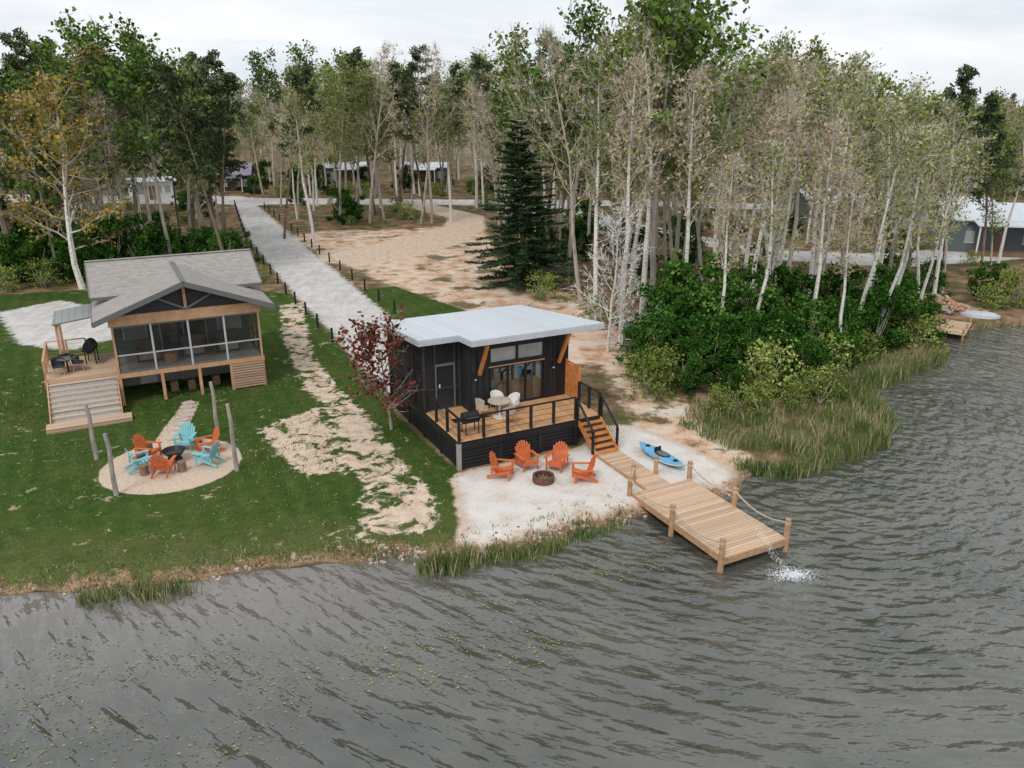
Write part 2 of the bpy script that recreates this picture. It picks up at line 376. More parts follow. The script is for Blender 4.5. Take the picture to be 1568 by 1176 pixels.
# ------------------------------------------------------------------ tree generation
class TP: pass
def rv(r): return Vector((r.gauss(0,1),r.gauss(0,1),r.gauss(0,1)))
def quad(mb,p,a,b,mat): mb.add([p-a-b*.6,p+a-b,p+a*.8+b,p-a*.9+b*.7],[(0,1,2,3)],mat)
def leafclump(mb,r,p,n,rad,size,mats,flat=1.0,elong=1.0):
    for _ in range(n):
        o=rv(r)*rad*.6; o.z*=flat
        a=rv(r).normalized(); b=a.cross(rv(r)).normalized(); s=size*r.uniform(.6,1.3)
        quad(mb,p+o,a*s*.5*elong,b*s*.5/elong,r.choice(mats))
def twigs(mb,r,p,d,n,L,mat,w=.022):
    for _ in range(n):
        e=(d+rv(r)*.55).normalized(); q=p+e*L*r.uniform(.5,1.2); side=e.cross(rv(r)).normalized()*w
        mb.add([p-side,p+side,q],[(0,1,2)],mat)
def grow(mb,r,p,d,L,rad,lev,P):
    ns=P.seg[lev]; pts=[p]; rads=[rad]; dirs=[d]
    for i in range(ns):
        d=(d+rv(r)*P.wob[lev]+Vector((0,0,P.up[lev]))).normalized(); p=p+d*(L/ns); pts.append(p); dirs.append(d)
        rads.append(rad*(1-(i+1)/ns*P.tap[lev]))
    mb.tube(pts,rads,P.sides[lev],P.bark if lev<P.twiglev else P.twig)
    def at(t):
        x=t*ns; i=min(int(x),ns-1); f=x-i
        return pts[i].lerp(pts[i+1],f),dirs[i+1],rads[i]*(1-f)+rads[i+1]*f
    if lev<P.max:
        n=P.n[lev]
        for k in range(n):
            t=P.start[lev]+(1-P.start[lev])*((k+r.random()*.8)/n); t=min(t,.995)
            q,dd,rr=at(t)
            az=k*2.4+r.uniform(-.6,.6) ; side=Vector((math.cos(az),math.sin(az),0)); side=(side-dd*side.dot(dd))
            if side.length<.05: side=Vector((1,0,0))
            side.normalize(); an=R(P.ang[lev]*r.uniform(.7,1.25))*(1-.35*t if lev==0 else 1)
            nd=(dd*math.cos(an)+side*math.sin(an)).normalized()
            if lev==0: l2=L*P.ratio[0]*P.shape((t-P.start[0])/(1-P.start[0]))*r.uniform(.5,1.3)
            else: l2=L*P.ratio[lev]*r.uniform(.6,1.1)*(1.15-.5*t)
            grow(mb,r,q,nd,l2,max(rr*P.rr[lev],.012),lev+1,P)
    if lev>=P.max-1 or lev==0:
        if lev>=1:
            for t in P.lt:
                q,dd,_=at(t)
                if P.ntw: twigs(mb,r,q,dd,P.ntw,P.twl,P.twig,P.tww)
                if P.nleaf and r.random()<P.lp: leafclump(mb,r,q,P.nleaf,P.lr,P.ls,P.leaf,P.flat,P.el)
def mkP(**k):
    P=TP(); P.seg=[7,4,3,2];P.wob=[.06,.13,.18,.2];P.up=[.02,.06,.03,.02];P.tap=[.85,.75,.8,.8];P.sides=[6,3,3,3]
    P.max=2;P.n=[22,6,4];P.start=[.35,.25,.2];P.ang=[55,45,45];P.ratio=[.30,.45,.5];P.rr=[.42,.5,.5]
    P.shape=lambda t:.55+.9*t*(1-t)*2-.35*t; P.lt=[.4,1.0];P.ntw=3;P.twl=.7;P.tww=.018;P.nleaf=3;P.lp=1;P.lr=.45;P.ls=.22;P.flat=.8;P.el=1.15;P.twiglev=1
    for a,b in k.items(): setattr(P,a,b)
    return P
Lf={'spring':[leafmat('spring_leaf',(.17,.21,.05),(.28,.34,.09),(.40,.43,.15)),leafmat('spring_leaf_dark',(.11,.15,.03),(.20,.25,.06))],
 'green':[leafmat('green_leaf',(.06,.13,.022),(.13,.23,.045),(.20,.32,.08)),leafmat('green_leaf_dark',(.035,.08,.015),(.08,.15,.03))],
 'yellow':[leafmat('yellow_leaf',(.34,.21,.04),(.52,.35,.09),(.36,.36,.10)),leafmat('olive_leaf',(.16,.16,.04),(.29,.28,.08))],
 'pine':[leafmat('pine_needles',(.055,.085,.035),(.11,.15,.065),(.16,.19,.09)),leafmat('pine_needles_dark',(.03,.052,.022),(.065,.095,.042))],
 'spruce':[leafmat('fir_needles',(.042,.088,.040),(.085,.15,.070),(.12,.19,.095)),leafmat('fir_needles_dark',(.020,.046,.024),(.046,.088,.044))],
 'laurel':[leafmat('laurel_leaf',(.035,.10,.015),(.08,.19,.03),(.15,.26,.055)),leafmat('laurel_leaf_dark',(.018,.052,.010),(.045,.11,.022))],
 'red':[leafmat('red_leaf',(.15,.04,.025),(.28,.08,.05),(.34,.17,.09)),leafmat('red_leaf_dark',(.08,.022,.016),(.16,.05,.035))],
 'bud':[leafmat('bud_leaf',(.32,.29,.14),(.46,.42,.22),(.36,.40,.15)),leafmat('pink_bud',(.40,.28,.19),(.52,.38,.27))]}
B={'birch':barkmat('birch_bark',(.34,.31,.27),(.80,.77,.71),True,.12),'beige':barkmat('beige_bark',(.28,.24,.19),(.54,.48,.40)),
 'pine':barkmat('pine_bark',(.11,.085,.065),(.26,.20,.15)),'grey':barkmat('grey_bark',(.21,.19,.16),(.46,.42,.36)),
 'twig':barkmat('twig_bark',(.42,.37,.31),(.62,.56,.47)),'dtwig':barkmat('dark_twig_bark',(.22,.19,.15),(.38,.33,.27))}
def mesh_of(mb,name):
    me=bpy.data.meshes.new(name); me.from_pydata([tuple(v) for v in mb.v],[],mb.f)
    for m in mb.mats: me.materials.append(m)
    me.polygons.foreach_set('material_index',mb.m); me.update(); return me
def tree(name,seed,H,rad,P,flare=True):
    r=random.Random(seed); mb=MB()
    grow(mb,r,Vector((0,0,-.15)),Vector((r.uniform(-.08,.08),r.uniform(-.08,.08),1)).normalized(),H,rad,0,P)
    return mesh_of(mb,name)
V={}
V['birch']=[tree('birch_mesh',10+i,16,.19,mkP(bark=B['birch'],twig=B['twig'],leaf=(Lf['bud'][:1]+Lf['spring'],Lf['bud'],Lf['spring'])[i],n=[18,6,3],start=[.46,.2,.2],ang=[42,40,40],ratio=[.24,.45,.5],ntw=4,twl=.7,nleaf=5,lp=.65,ls=.17,lr=.6)) for i in range(3)]
V['bare']=[tree('bare_mesh',30+i,16,.16,mkP(bark=B['beige'],twig=B['twig'],leaf=Lf['bud'],n=[17,6,3],start=[.38,.2,.2],ang=[46,42,40],ratio=[.30,.42,.5],ntw=5,twl=.85,nleaf=3,lp=.5,ls=.15,lr=.55)) for i in range(2)]
V['spring']=[tree('spring_mesh',50+i,16.5,.17,mkP(bark=B['grey'],twig=B['twig'] if i==1 else B['dtwig'],leaf=Lf['spring'],n=[18,6,3],start=[.38,.2,.2],ratio=[.27,.42,.5],ntw=3,nleaf=7,lp=.75,ls=.21,lr=.6)) for i in range(3)]
V['green']=[tree('green_mesh',70+i,17,.19,mkP(bark=B['grey'],twig=B['dtwig'],leaf=Lf['green']+Lf['green'][:1]+Lf['spring'][1:],n=[16,6,3],start=[.42,.25,.2],ratio=[.30,.42,.5],ntw=2,nleaf=10,lp=.7,ls=.25,lr=.55)) for i in range(2)]
V['pine']=[tree('pine_mesh',90+i,18,.18,mkP(bark=B['pine'],twig=B['pine'],leaf=Lf['pine'],wob=[.025,.1,.15,.2],n=[24,5,3],start=[.46,.35,.2],ang=[78,45,40],up=[.01,.07,.1,0],ratio=[.16,.42,.5],shape=lambda t:1.15-.85*t,ntw=1,nleaf=9,lp=.7,ls=.27,lr=.36,flat=.5,el=2.0,max=2)) for i in range(3)]
def fir(name,seed,H,Rb):
    r=random.Random(seed); mb=MB(); mb.tube([Vector((0,0,z*H)) for z in (-.02,.3,.6,1.0)],[.24,.17,.09,.01],8,B['pine'])
    z=.06*H; k=0
    while z<H*.985:
        t=z/H; Lb=Rb*(1-t)**.72*(1 if t>.12 else .8)*r.uniform(.82,1.12)
        nb=int(6+4*(1-t))
        for j in range(nb):
            az=j*2*math.pi/nb+k*.7+r.uniform(-.3,.3); L=Lb*r.uniform(.6,1.2)
            d=Vector((math.cos(az),math.sin(az),0)); dz=.30 if t>.7 else (.10 if t>.35 else -.04)
            bz=z+r.uniform(-.2,.2)
            def pt(s): return Vector((0,0,bz))+d*(L*s)+Vector((0,0,dz*L*s-.2*L*s*s+.16*L*s**3))
            mb.tube([pt(s) for s in (0,.35,.7,1)],[.03,.022,.014,.006],3,B['pine'])
            ns=max(4,int(L*12))
            for i in range(ns):
                s=.12+.88*(i+.6)/ns; q=pt(s); sd=Vector((-d.y,d.x,0))
                spread=.55*(1.0-.7*s)*min(1,L)+.10
                for sg in (-1,1):
                    for rep in range(2):
                        q2=q+(sd*sg*spread*r.uniform(.1,1)+d*r.uniform(0,.2)); q2.z+=r.uniform(-.08,.05)
                        a=(sd*sg*.7+d*.8+rv(r)*.25+Vector((0,0,.15))).normalized()*r.uniform(.12,.24); b=a.cross(Vector((0,0,1))+rv(r)*.6).normalized()*r.uniform(.03,.055)
                        quad(mb,q2,a,b,Lf['spruce'][0 if r.random()<.62 else 1])
        z+=.66*(1-t*.45); k+=1
    return mesh_of(mb,name)
V['fir']=[fir('fir_mesh',5,13.4,4.6)]
def bush(name,seed,H,Rb,leaf,n=420,k=9,ls=.2):
    r=random.Random(seed); mb=MB()
    for i in range(6):
        az=r.uniform(0,6.28); e=Vector((math.cos(az)*Rb*.5,math.sin(az)*Rb*.5,H*r.uniform(.6,.9)))
        mb.tube([Vector((r.uniform(-.2,.2),r.uniform(-.2,.2),-.1)),e*.5+rv(r)*.15,e],[.06,.04,.015],4,B['grey'])
    lobes=[(Vector((r.gauss(0,.42)*Rb,r.gauss(0,.42)*Rb,H*r.uniform(.12,1.0))),r.uniform(.2,.45)) for _ in range(int(44))]
    for _ in range(n):
        c,s=r.choice(lobes)
        o=rv(r).normalized()*s*r.uniform(.3,1.6); p=c+o
        if p.z<.02: p.z=r.uniform(.05,.5)
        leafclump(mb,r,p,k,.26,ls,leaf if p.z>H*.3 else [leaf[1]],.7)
    return mesh_of(mb,name)
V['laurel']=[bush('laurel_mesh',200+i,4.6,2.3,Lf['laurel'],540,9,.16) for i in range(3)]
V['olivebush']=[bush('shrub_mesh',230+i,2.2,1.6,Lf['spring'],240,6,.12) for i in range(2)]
V['sycamore']=[tree('sycamore_mesh',301,15.0,.28,mkP(bark=B['birch'],twig=B['twig'],leaf=Lf['yellow'],n=[22,8,5],start=[.2,.2,.2],ang=[66,45,42],ratio=[.56,.40,.42],max=2,lt=[.35,.7,1.0],ntw=3,twl=.8,nleaf=9,lp=.8,ls=.22,lr=.6,wob=[.10,.15,.18,.2],shape=lambda t:1.0-.55*t))]
V['redt']=[tree('redbud_mesh',403,5.6,.075,mkP(bark=B['beige'],twig=B['dtwig'],leaf=Lf['red'],n=[24,6,3],start=[.2,.25,.2],ang=[55,42,40],ratio=[.46,.42,.4],rr=[.45,.5,.5],lt=[.35,.7,1.0],ntw=1,twl=.3,tww=.01,nleaf=3,lp=.6,ls=.16,lr=.28,shape=lambda t:1.0-.45*t))]
V['cream']=[tree('cream_mesh',421,8,.10,mkP(bark=B['birch'],twig=B['birch'],leaf=Lf['bud'],n=[30,8,3],start=[.12,.2,.2],ang=[62,40,40],ratio=[.42,.4,.4],ntw=4,twl=.5,nleaf=0,shape=lambda t:1.0-.6*t))]
rp=random.Random(99)
def place(name,kind,x,y,s=1.0,z=.35,rz=None,i=None):
    me=V[kind][i if i is not None else rp.randrange(len(V[kind]))]
    o=bpy.data.objects.new(name,me); S.collection.objects.link(o); o.location=(x,y,z)
    o.rotation_euler=(rp.uniform(-.05,.05),rp.uniform(-.05,.05),rp.uniform(0,6.28) if rz is None else rz); o.scale=(s,s,s*rp.uniform(.95,1.05)); return o

for x,y,s in [(6.5,45.8,1.0),(8.3,49.5,1.1),(13,51,1.0),(15.2,50,.98),(17.2,52,.98),(19.9,44.8,.80),(21,55.5,1.0),(22.9,47.0,.78),(26.5,57,.86),(30.3,56,.82),(10.3,47.0,.95),(18.6,49.2,.9),(24.0,52.5,.82),(-20.6,83,.95),(-7.5,99,1.0),(27,51.8,.76),(13.2,42.4,.74),(16.8,43.0,.80),(18.2,42.2,.62),(14.8,45.5,.86),(21.4,45.2,.72),(11.2,41.2,.66),(24.6,47.4,.7),(16,54.5,1.0),(19.4,58,1.0),(5.6,52,1.0)]:
    place('birch_tree','birch',x,y,s)
for x,y,s in [(5,56,1.1),(16,60,1.08),(-1,78,1.0),(24,61,.9),(33,60,.8),(12.5,61,1.1)]:
    place('bare_tree','bare',x,y,s)
for x,y,s in [(7.4,54,1.12),(10.4,56.5,1.18),(3.2,66,1.1),(13.8,55.5,1.05),(25,66,.9),(12,58,1.12),(20,62,1.0),(28.5,62,.86),(-16,101,1.05),(-11,97,1.0)]:
    place('oak_tree','spring',x,y,s)
for x,y,s in [(8.8,51.5,1.15),(12.2,54.0,1.12),(4.4,62.5,1.12),(-36.5,71,.95),(-43,66,.95)]:
    place('maple_tree','green',x,y,s)
for x,y,s in [(-28.5,77,.98),(-27,73,.94),(-30,80,1.0),(-24.5,86,.95),(-37,76,.95),(2.6,70,1.05),(34.5,63,.78),(36.8,62.0,.76),(-18,106,1.1),(-14.5,104,1.1),(-40.5,72,.95)]:
    place('pine_tree','pine',x,y,s)
place('fir_tree','fir',1.0,62.3,1.0)
place('sycamore_tree','sycamore',-33.7,61.5,1.0)
place('redbud_tree','redt',-5.35,32.75,.98)
place('white_branched_tree','cream',5.6,44.6,1.0)
place('white_branched_tree','cream',-34.5,66,1.2)
r=random.Random(4)
lb=[(8.2,40.2,.75),(10.3,39.6,.7),(12.3,39.8,.75),(14.3,40.6,.7),(9.0,43,.95),(11.5,42.5,1.0),(14,43.5,.9),(16.4,42.8,.75),(18.6,43.2,.72),(20.8,44.4,.75),(22.6,45.6,.75),(16.5,46.5,.95),(13,47,1.05),(20,48,.9),(23.5,48.8,.85),(25.3,50.6,.75),(9.4,46.5,1.1),(6.8,41.6,.5),(8.9,37.4,.4),(10.8,36.8,.38),(13.2,37.6,.4),(15.6,39.4,.5),(17.4,40.6,.5),(34.5,57,.6),(24.6,46.6,.55),(26.6,53.4,.5),(31,58.5,.6)]
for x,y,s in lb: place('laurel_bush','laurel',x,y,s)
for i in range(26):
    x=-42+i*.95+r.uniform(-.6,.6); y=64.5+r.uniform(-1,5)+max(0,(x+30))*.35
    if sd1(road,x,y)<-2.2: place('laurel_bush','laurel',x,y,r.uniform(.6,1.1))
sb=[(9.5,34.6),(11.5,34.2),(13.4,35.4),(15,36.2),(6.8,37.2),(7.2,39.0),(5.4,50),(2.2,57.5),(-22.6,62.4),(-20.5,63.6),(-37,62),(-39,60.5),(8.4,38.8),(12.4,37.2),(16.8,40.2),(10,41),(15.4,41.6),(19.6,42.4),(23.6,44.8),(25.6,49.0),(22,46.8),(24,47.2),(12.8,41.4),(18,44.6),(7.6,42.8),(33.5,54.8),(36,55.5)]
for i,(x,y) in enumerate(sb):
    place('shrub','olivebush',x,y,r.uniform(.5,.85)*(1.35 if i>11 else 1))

# distant forest : instanced collection on small faces
def instancer(name,kind_i,pts,parent):
    me=V[kind_i[0]][kind_i[1]]
    vs=[];fs=[]
    for (x,y,s,a) in pts:
        b=len(vs)
        for k in range(4):
            t=a+math.pi/4+k*math.pi/2; vs.append((x+s*.7071*math.cos(t),y+s*.7071*math.sin(t),.3))
        fs.append((b,b+1,b+2,b+3))
    m=bpy.data.meshes.new(name); m.from_pydata(vs,[],fs); m.update()
    o=bpy.data.objects.new(name,m); S.collection.objects.link(o); o.parent=parent
    o.instance_type='FACES'; o.use_instance_faces_scale=True; o.instance_faces_scale=1; o.show_instancer_for_render=False; o.show_instancer_for_viewport=False
    c=bpy.data.objects.new(name+'_tree',me); S.collection.objects.link(c); c.parent=o
df=empty('distant_forest')
r=random.Random(77); cand=[]
def jit(y0,y1,sp):
    y=y0
    while y<y1:
        x=-(.66*y+12)
        while x<.66*y+12:
            cand.append((x+r.uniform(-.48,.48)*sp,y+r.uniform(-.48,.48)*sp)); x+=sp
        y+=sp
jit(64,135,4.6); jit(135,190,7.0); jit(190,290,12)
cx=np.array([c[0] for c in cand]); cy=np.array([c[1] for c in cand])
bad=(sdf(road,cx,cy)>-2.2)|(sdf(lane,cx,cy)>-1.5)|(sdf(lane2,cx,cy)>-1.2)|(sdf(branch,cx,cy)>-1.6)|(sdf(shore,cx,cy)<3)|(sdf(lawn,cx,cy)>-1)
dd=sdf(dirt,cx,cy)
BLD=[(-46,134,5),(-54,124,5),(50,80,8),(-30,150,5),(-16,150,5),(40,100,5),(53,98,5),(-1,62,6),(1,62,5.5)]
groups={}
for i,(x,y) in enumerate(cand):
    if bad[i] or (dd[i]>-1 and r.random()<.93): continue
    if any((x-a)**2+(y-b)**2<c*c for a,b,c in BLD): continue
    # glades in front of the distant cabins
    gl=False
    for a,b,c in BLD[:3]:
        t=(x*a+y*b)/(a*a+b*b)
        if .72<t<1 and math.hypot(x-a*t,y-b*t)<2.6 and r.random()<.85: gl=True
    if gl: continue
    left=x<-.30*y
    t=r.random()
    if left: k='pine' if t<.24 else 'green' if t<.40 else 'spring' if t<.72 else 'bare' if t<.85 else 'birch'
    else: k='pine' if t<.12 else 'green' if t<.22 else 'spring' if t<.55 else 'bare' if t<.75 else 'birch'
    s=r.uniform(.70,1.12)
    if x>.42*y: s*=.82
    elif y>95 and x>-.3*y: s*=1.12
    groups.setdefault((k,r.randrange(len(V[k]))),[]).append((x,y,s,r.uniform(0,6.28)))
    if r.random()<.5 and dd[i]<-1.5 and y<150: groups.setdefault(('laurel' if r.random()<.5 else 'olivebush',r.randrange(2)),[]).append((x+r.uniform(-2,2),y+r.uniform(-2,2),r.uniform(.35,1.0),r.uniform(0,6.28)))
for k,p in groups.items(): instancer('stand_%s_%s'%(k[0],'abc'[k[1]]),k,p,df)

# ------------------------------------------------------------------ reeds, shoreline grass, lily pads
reedg=leafmat('reed_green',(.05,.09,.02),(.11,.17,.045),(.19,.22,.08)); reedt=leafmat('reed_tan',(.26,.21,.12),(.46,.38,.24))
def blades(mb,r,x,y,z,n,hh,spread,tan=.3):
    for _ in range(n):
        px=x+r.gauss(0,spread);py=y+r.gauss(0,spread);H=hh*r.uniform(.5,1.15);a=r.uniform(0,6.28);w=.016*r.uniform(.7,1.6)
        dx,dy=math.cos(a)*w,math.sin(a)*w; lx,ly=r.gauss(0,.22)*H,r.gauss(0,.22)*H
        mb.add([(px-dx,py-dy,z),(px+dx,py+dy,z),(px+lx*.4+dx*.7,py+ly*.4+dy*.7,z+H*.6),(px+lx*.4-dx*.7,py+ly*.4-dy*.7,z+H*.6),(px+lx,py+ly,z+H)],
               [(0,1,2,3),(3,2,4)],reedt if r.random()<tan else reedg)
r=random.Random(12); mb=MB()
marsh=[(7.6,33.2),(9,30.6),(10.5,30.2),(11.5,29.6),(13.8,31.0),(15.8,32.4),(17.3,33.4),(17.5,35),(17.2,37.4),(17.8,38.8),(19.8,40),(22.8,42),(25,44),(22,44.5),(16,40.5),(12,37),(8.8,36)]
cnt=0
while cnt<1100:
    x=r.uniform(7,25.5);y=r.uniform(29,45); d=sd1(marsh,x,y)
    if d<0: continue
    if mn.noise((x*.6,y*.6,3))<-.12: continue
    tall=sd1(shore,x,y)<1.2
    cl_=mn.noise((x*.45,y*.45,9))>.05
    blades(mb,r,x,y,.05 if tall else .3,12,1.0 if tall else r.choice((.3,.45,.75)),.16,(.1 if cl_ else .45)); cnt+=1
for (x0,y0,x1,y1,n,hh) in [(-3.0,21.9,-1.2,22.3,70,.7),(-1.2,22.4,1.6,23.4,110,.42),(1.6,23.7,4.0,24.9,45,.3),(-12.8,20.2,-9.9,20.9,70,.45),(8.9,29.2,11.8,28.9,80,.7),(12,29.2,16.5,32.2,130,.95),(17.2,33.5,17.5,38.5,90,.95),(25.5,45.5,26.8,49.2,60,.9),(27,50,34,51.8,40,.4),(18,38.6,25,44,110,.85)]:
    for i in range(n):
        t=r.random(); blades(mb,r,x0+(x1-x0)*t+r.gauss(0,.18),y0+(y1-y0)*t+r.gauss(0,.22),-.02,9,hh,.10,.15)
mb.build('marsh_reeds')
mb=MB()
sh=[(-30,20.4),(-15.4,20.7),(-11.9,21),(-9.3,21.6),(-7,22.2),(-4.7,22.5),(-3.1,22.7),(-1.8,22.8),(-.3,23.1),(1.2,23.8),(2.6,24.7),(4.3,25.4)]
for a,b in zip(sh,sh[1:]):
    L=math.dist(a,b)
    for i in range(int(L*16)):
        t=r.random(); x=a[0]+(b[0]-a[0])*t
        if mn.noise((x*.8,2.2,0))<-.1: continue
        off=abs(r.gauss(0,.5)); blades(mb,r,x,a[1]+(b[1]-a[1])*t+off+.1,.10+min(.2,off*.4),6,.2,.1,.35)
for i in range(5200):
    x=r.uniform(-26,-2.2); y=r.uniform(21.5,40)
    if sd1(lawn,x,y)<.1 or math.hypot(x-CIR[0],y-CIR[1])<2.8 or sd1(strip,x,y)>-.1: continue
    blades(mb,r,x,y,.36,4,.085,.09,.12)
mb.build('lawn_grass_tufts')
# stones and clods along the eroded bank of the sand pad and the lawn
mb=MB()
for i in range(520):
    a,b=r.choice(list(zip(sh[5:],sh[6:]))+[((4.3,25.4),(8.8,27.6))]*3) if r.random()<.75 else r.choice(list(zip(sh,sh[1:])))
    t=r.random(); x=a[0]+(b[0]-a[0])*t; y=a[1]+(b[1]-a[1])*t+r.gauss(.15,.22); s=r.uniform(.02,.09)
    pl=[(x+s*r.uniform(.7,1.2)*math.cos(j*1.05),y+s*r.uniform(.6,1)*math.sin(j*1.05)) for j in range(6)]
    z=max(0,min(.36,(sd1(shore,x,y))*.5)); mb.prism(pl,z-.06,z+s*.6,M['stone'] if r.random()<.6 else M['stump'])
mb.build('shore_stones')
lily=simple('lily_leaf',(.19,.21,.08),.5,.35,3)
lily2=simple('lily_leaf_yellow',(.34,.31,.14),.5,.25,3)
mb=MB()
cl=[]
for _ in range(230):
    t=r.random()
    if t<.52: cl.append((r.uniform(-13,-5),r.uniform(13.6,18.0)))
    elif t<.88: cl.append((r.uniform(-5.0,1.6),r.uniform(16.6,20.6)))
    else: cl.append((r.uniform(2.2,5.5),r.uniform(20.6,24)))
for x,y in cl:
    if mn.noise((x*.35,y*.35,1))<-.15: continue
    for i in range(r.randint(4,18)):
        px=x+r.gauss(0,.5);py=y+r.gauss(0,.24);s=r.uniform(.012,.036);a0=r.uniform(0,6.28)
        mb.add([(px+s*math.cos(a0+k*5.6/6)*1.2,py+s*math.sin(a0+k*5.6/6),.012+r.uniform(0,.01)) for k in range(7)]+[(px,py,.012)],[tuple(range(8))],lily if r.random()<.7 else lily2)
mb.build('lily_pads')

# ------------------------------------------------------------------ dark cabin (local frame u,w)
GZ=.40
cab=empty('black_cabin',(AX,AY,GZ),YAW)
def part(name,fn,parent=cab,bevel=0,smooth=False):
    mb=MB(); fn(mb); return mb.build(name,parent,bevel=bevel,smooth=smooth)
DZ=1.15
def f(mb):
    mb.prism([(0,0),(6.6,0),(6.6,2.88),(1.75,2.88),(1.75,3.68),(0,3.68)],DZ-.05,DZ,M['deck'],M['black'])
part('deck_floor',f)
def f(mb):
    mb.box(-.03,6.63,-.035,-.0,DZ-.25,DZ-.055,M['black']); mb.box(-.035,0,.002,7.4,DZ-.25,DZ-.055,M['black'])
    mb.box(.06,5.4,.05,.09,.0,DZ-.26,M['soffit']); mb.box(.05,.09,.1,7.4,.0,DZ-.26,M['soffit'])
    z=.04
    while z<DZ-.3:
        mb.box(.1,5.42,-.01,.03,z,z+.115,M['black']); mb.box(-.01,.03,.1,7.4,z,z+.115,M['black']); z+=.15
    for u in (0,1.8,3.6,5.3): mb.box(u-.06,u+.10,-.05,.10,-.05,DZ-.06,M['concrete'] if u==0 else M['black'])
    for w in (1.8,3.7,5.6): mb.box(-.05,.1,w-.06,w+.08,-.05,DZ-.06,M['black'])
    mb.box(5.4,6.6,.6,.64,0,DZ-.06,M['soffit']); mb.box(6.56,6.6,.64,3,0,DZ-.06,M['soffit'])
part('deck_skirt',f)
def rail(mb,p,q,z0,z1,n,h=.95,mat='black',ps=.08,cab_=3,end=True):
    p=Vector((*p,z0));q=Vector((*q,z1))
    for i in range(n+1 if end else n):
        a=p.lerp(q,i/n); mb.box(a.x-ps/2,a.x+ps/2,a.y-ps/2,a.y+ps/2,a.z-.05,a.z+h,M[mat])
    mb.beam(p+Vector((0,0,h+.022)),q+Vector((0,0,h+.022)),.10,.04,M[mat])
    for k in range(cab_):
        zz_=h*(k+1)/(cab_+1); mb.beam(p+Vector((0,0,zz_)),q+Vector((0,0,zz_)),.012,.012,M[mat])
def f(mb):
    rail(mb,(.06,.06),(5.36,.06),DZ,DZ,5,ps=.10); rail(mb,(.06,3.6),(.06,.06),DZ,DZ,3,end=False,ps=.10)
    rail(mb,(6.54,1.7),(6.54,.05),DZ,DZ,2,ps=.10)
    rail(mb,(5.42,-.02),(5.42,-1.25),DZ-.1,.12,1,.9,ps=.09); rail(mb,(6.6,-.02),(6.6,-1.25),DZ-.1,.12,1,.9,ps=.09)
part('deck_railing',f)
def f(mb):
    n=6
    for i in range(n):
        w1=-.24*i; z=DZ-.17*(i+1)
        mb.box(5.48,6.54,w1-.27,w1,z-.04,z,M['cedar']); mb.box(5.5,6.52,w1-.01,w1+.01,z,z+.13,M['soffit'])
    for u in (5.48,6.54): mb.beam((u,0,DZ-.14),(u,-1.45,.03),.05,.22,M['cedar'])
part('deck_stairs',f)
def f(mb):
    for z in np.arange(DZ+.08,DZ+1.65,.125): mb.box(6.52,6.55,1.75,2.86,z,z+.095,M['cedar'])
    for w in (1.72,2.84): mb.box(6.5,6.58,w-.04,w+.04,DZ,DZ+1.72,M['cedar'])
part('privacy_screen',f)
RZ=lambda u,w:4.55-.075*(w-2)
def f(mb):
    w0,w1=2.9,3.05
    for (a,b,c,d) in [(1.73,2.75,.9,4.28),(5.40,6.66,.9,4.28),(2.75,5.40,.9,DZ+.03),(2.75,5.40,2.98,3.16),(2.75,5.40,3.84,4.28),(4.04,4.12,3.16,3.84)]:
        mb.box(a,b,w0,w1,c,d,M['char'])
    for u in np.arange(1.88,2.7,.3): mb.box(u-.02,u+.02,2.878,2.899,.95,4.26,M['black'])
    for u in np.arange(5.55,6.6,.3): mb.box(u-.02,u+.02,2.878,2.899,.95,4.26,M['black'])
    mb.box(6.51,6.66,3.052,8.2,.1,4.08,M['charY'])
    mb.box(1.73,1.88,3.052,8.2,.9,4.08,M['charY'])
    mb.box(0,6.66,8.202,8.28,.1,3.9,M['char'])
    mb.box(1.9,6.5,3.06,8.19,.1,DZ-.06,M['soffit'])
part('walls',f)
def f(mb):
    mb.box(1.9,6.5,3.2,8.18,DZ-.05,DZ,M['pinebeam']); mb.box(1.9,6.5,5.4,5.45,DZ,4.0,M['curtain'])
    for a,b in ((2.80,3.12),(4.0,4.35),(5.05,5.36)): 
        for k in range(5): 
            u=a+(b-a)*k/5; mb.box(u,u+(b-a)/5-.01,3.2+.03*(k%2),3.24+.03*(k%2),DZ,2.96,M['curtain'])
    mb.box(3.2,4.0,4.2,4.9,DZ+.02,DZ+.5,M['white']); mb.box(4.5,5.0,4.6,5.2,DZ+.02,DZ+.9,M['pinebeam']); mb.box(3.2,4.6,5.36,5.39,DZ+1.0,DZ+1.6,M['white'])
part('interior',f)
def f(mb):
    for (a,b,c,d) in [(2.80,4.04,3.18,3.80),(4.12,5.36,3.18,3.80)]:
        mb.box(a,b,2.97,2.99,c,d,M['frost'])
        for (e,g_,i,j) in [(a-.05,a,c-.05,d+.05),(b,b+.04,c-.05,d+.05),(a,b,c-.05,c),(a,b,d,d+.05)]: mb.box(e,g_,2.885,2.995,i,j,M['black'])
part('clerestory_windows',f)
def f(mb):
    z0,z1=DZ+.03,2.97
    for i in range(3):
        a=2.78+i*.865; b=a+.865
        mb.box(a+.06,b-.06,2.955,2.965,z0+.06,z1-.06,M['glass'])
        for (e,g_,i_,j) in [(a,a+.05,z0,z1),(b-.05,b-.003,z0,z1),(a+.05,b-.05,z0,z0+.05),(a+.05,b-.05,z1-.05,z1)]: mb.box(e,g_,2.92,2.985,i_,j,M['black'])
    mb.box(2.70,5.44,2.88,2.897,z1,z1+.05,M['pinebeam'])
part('sliding_door',f)
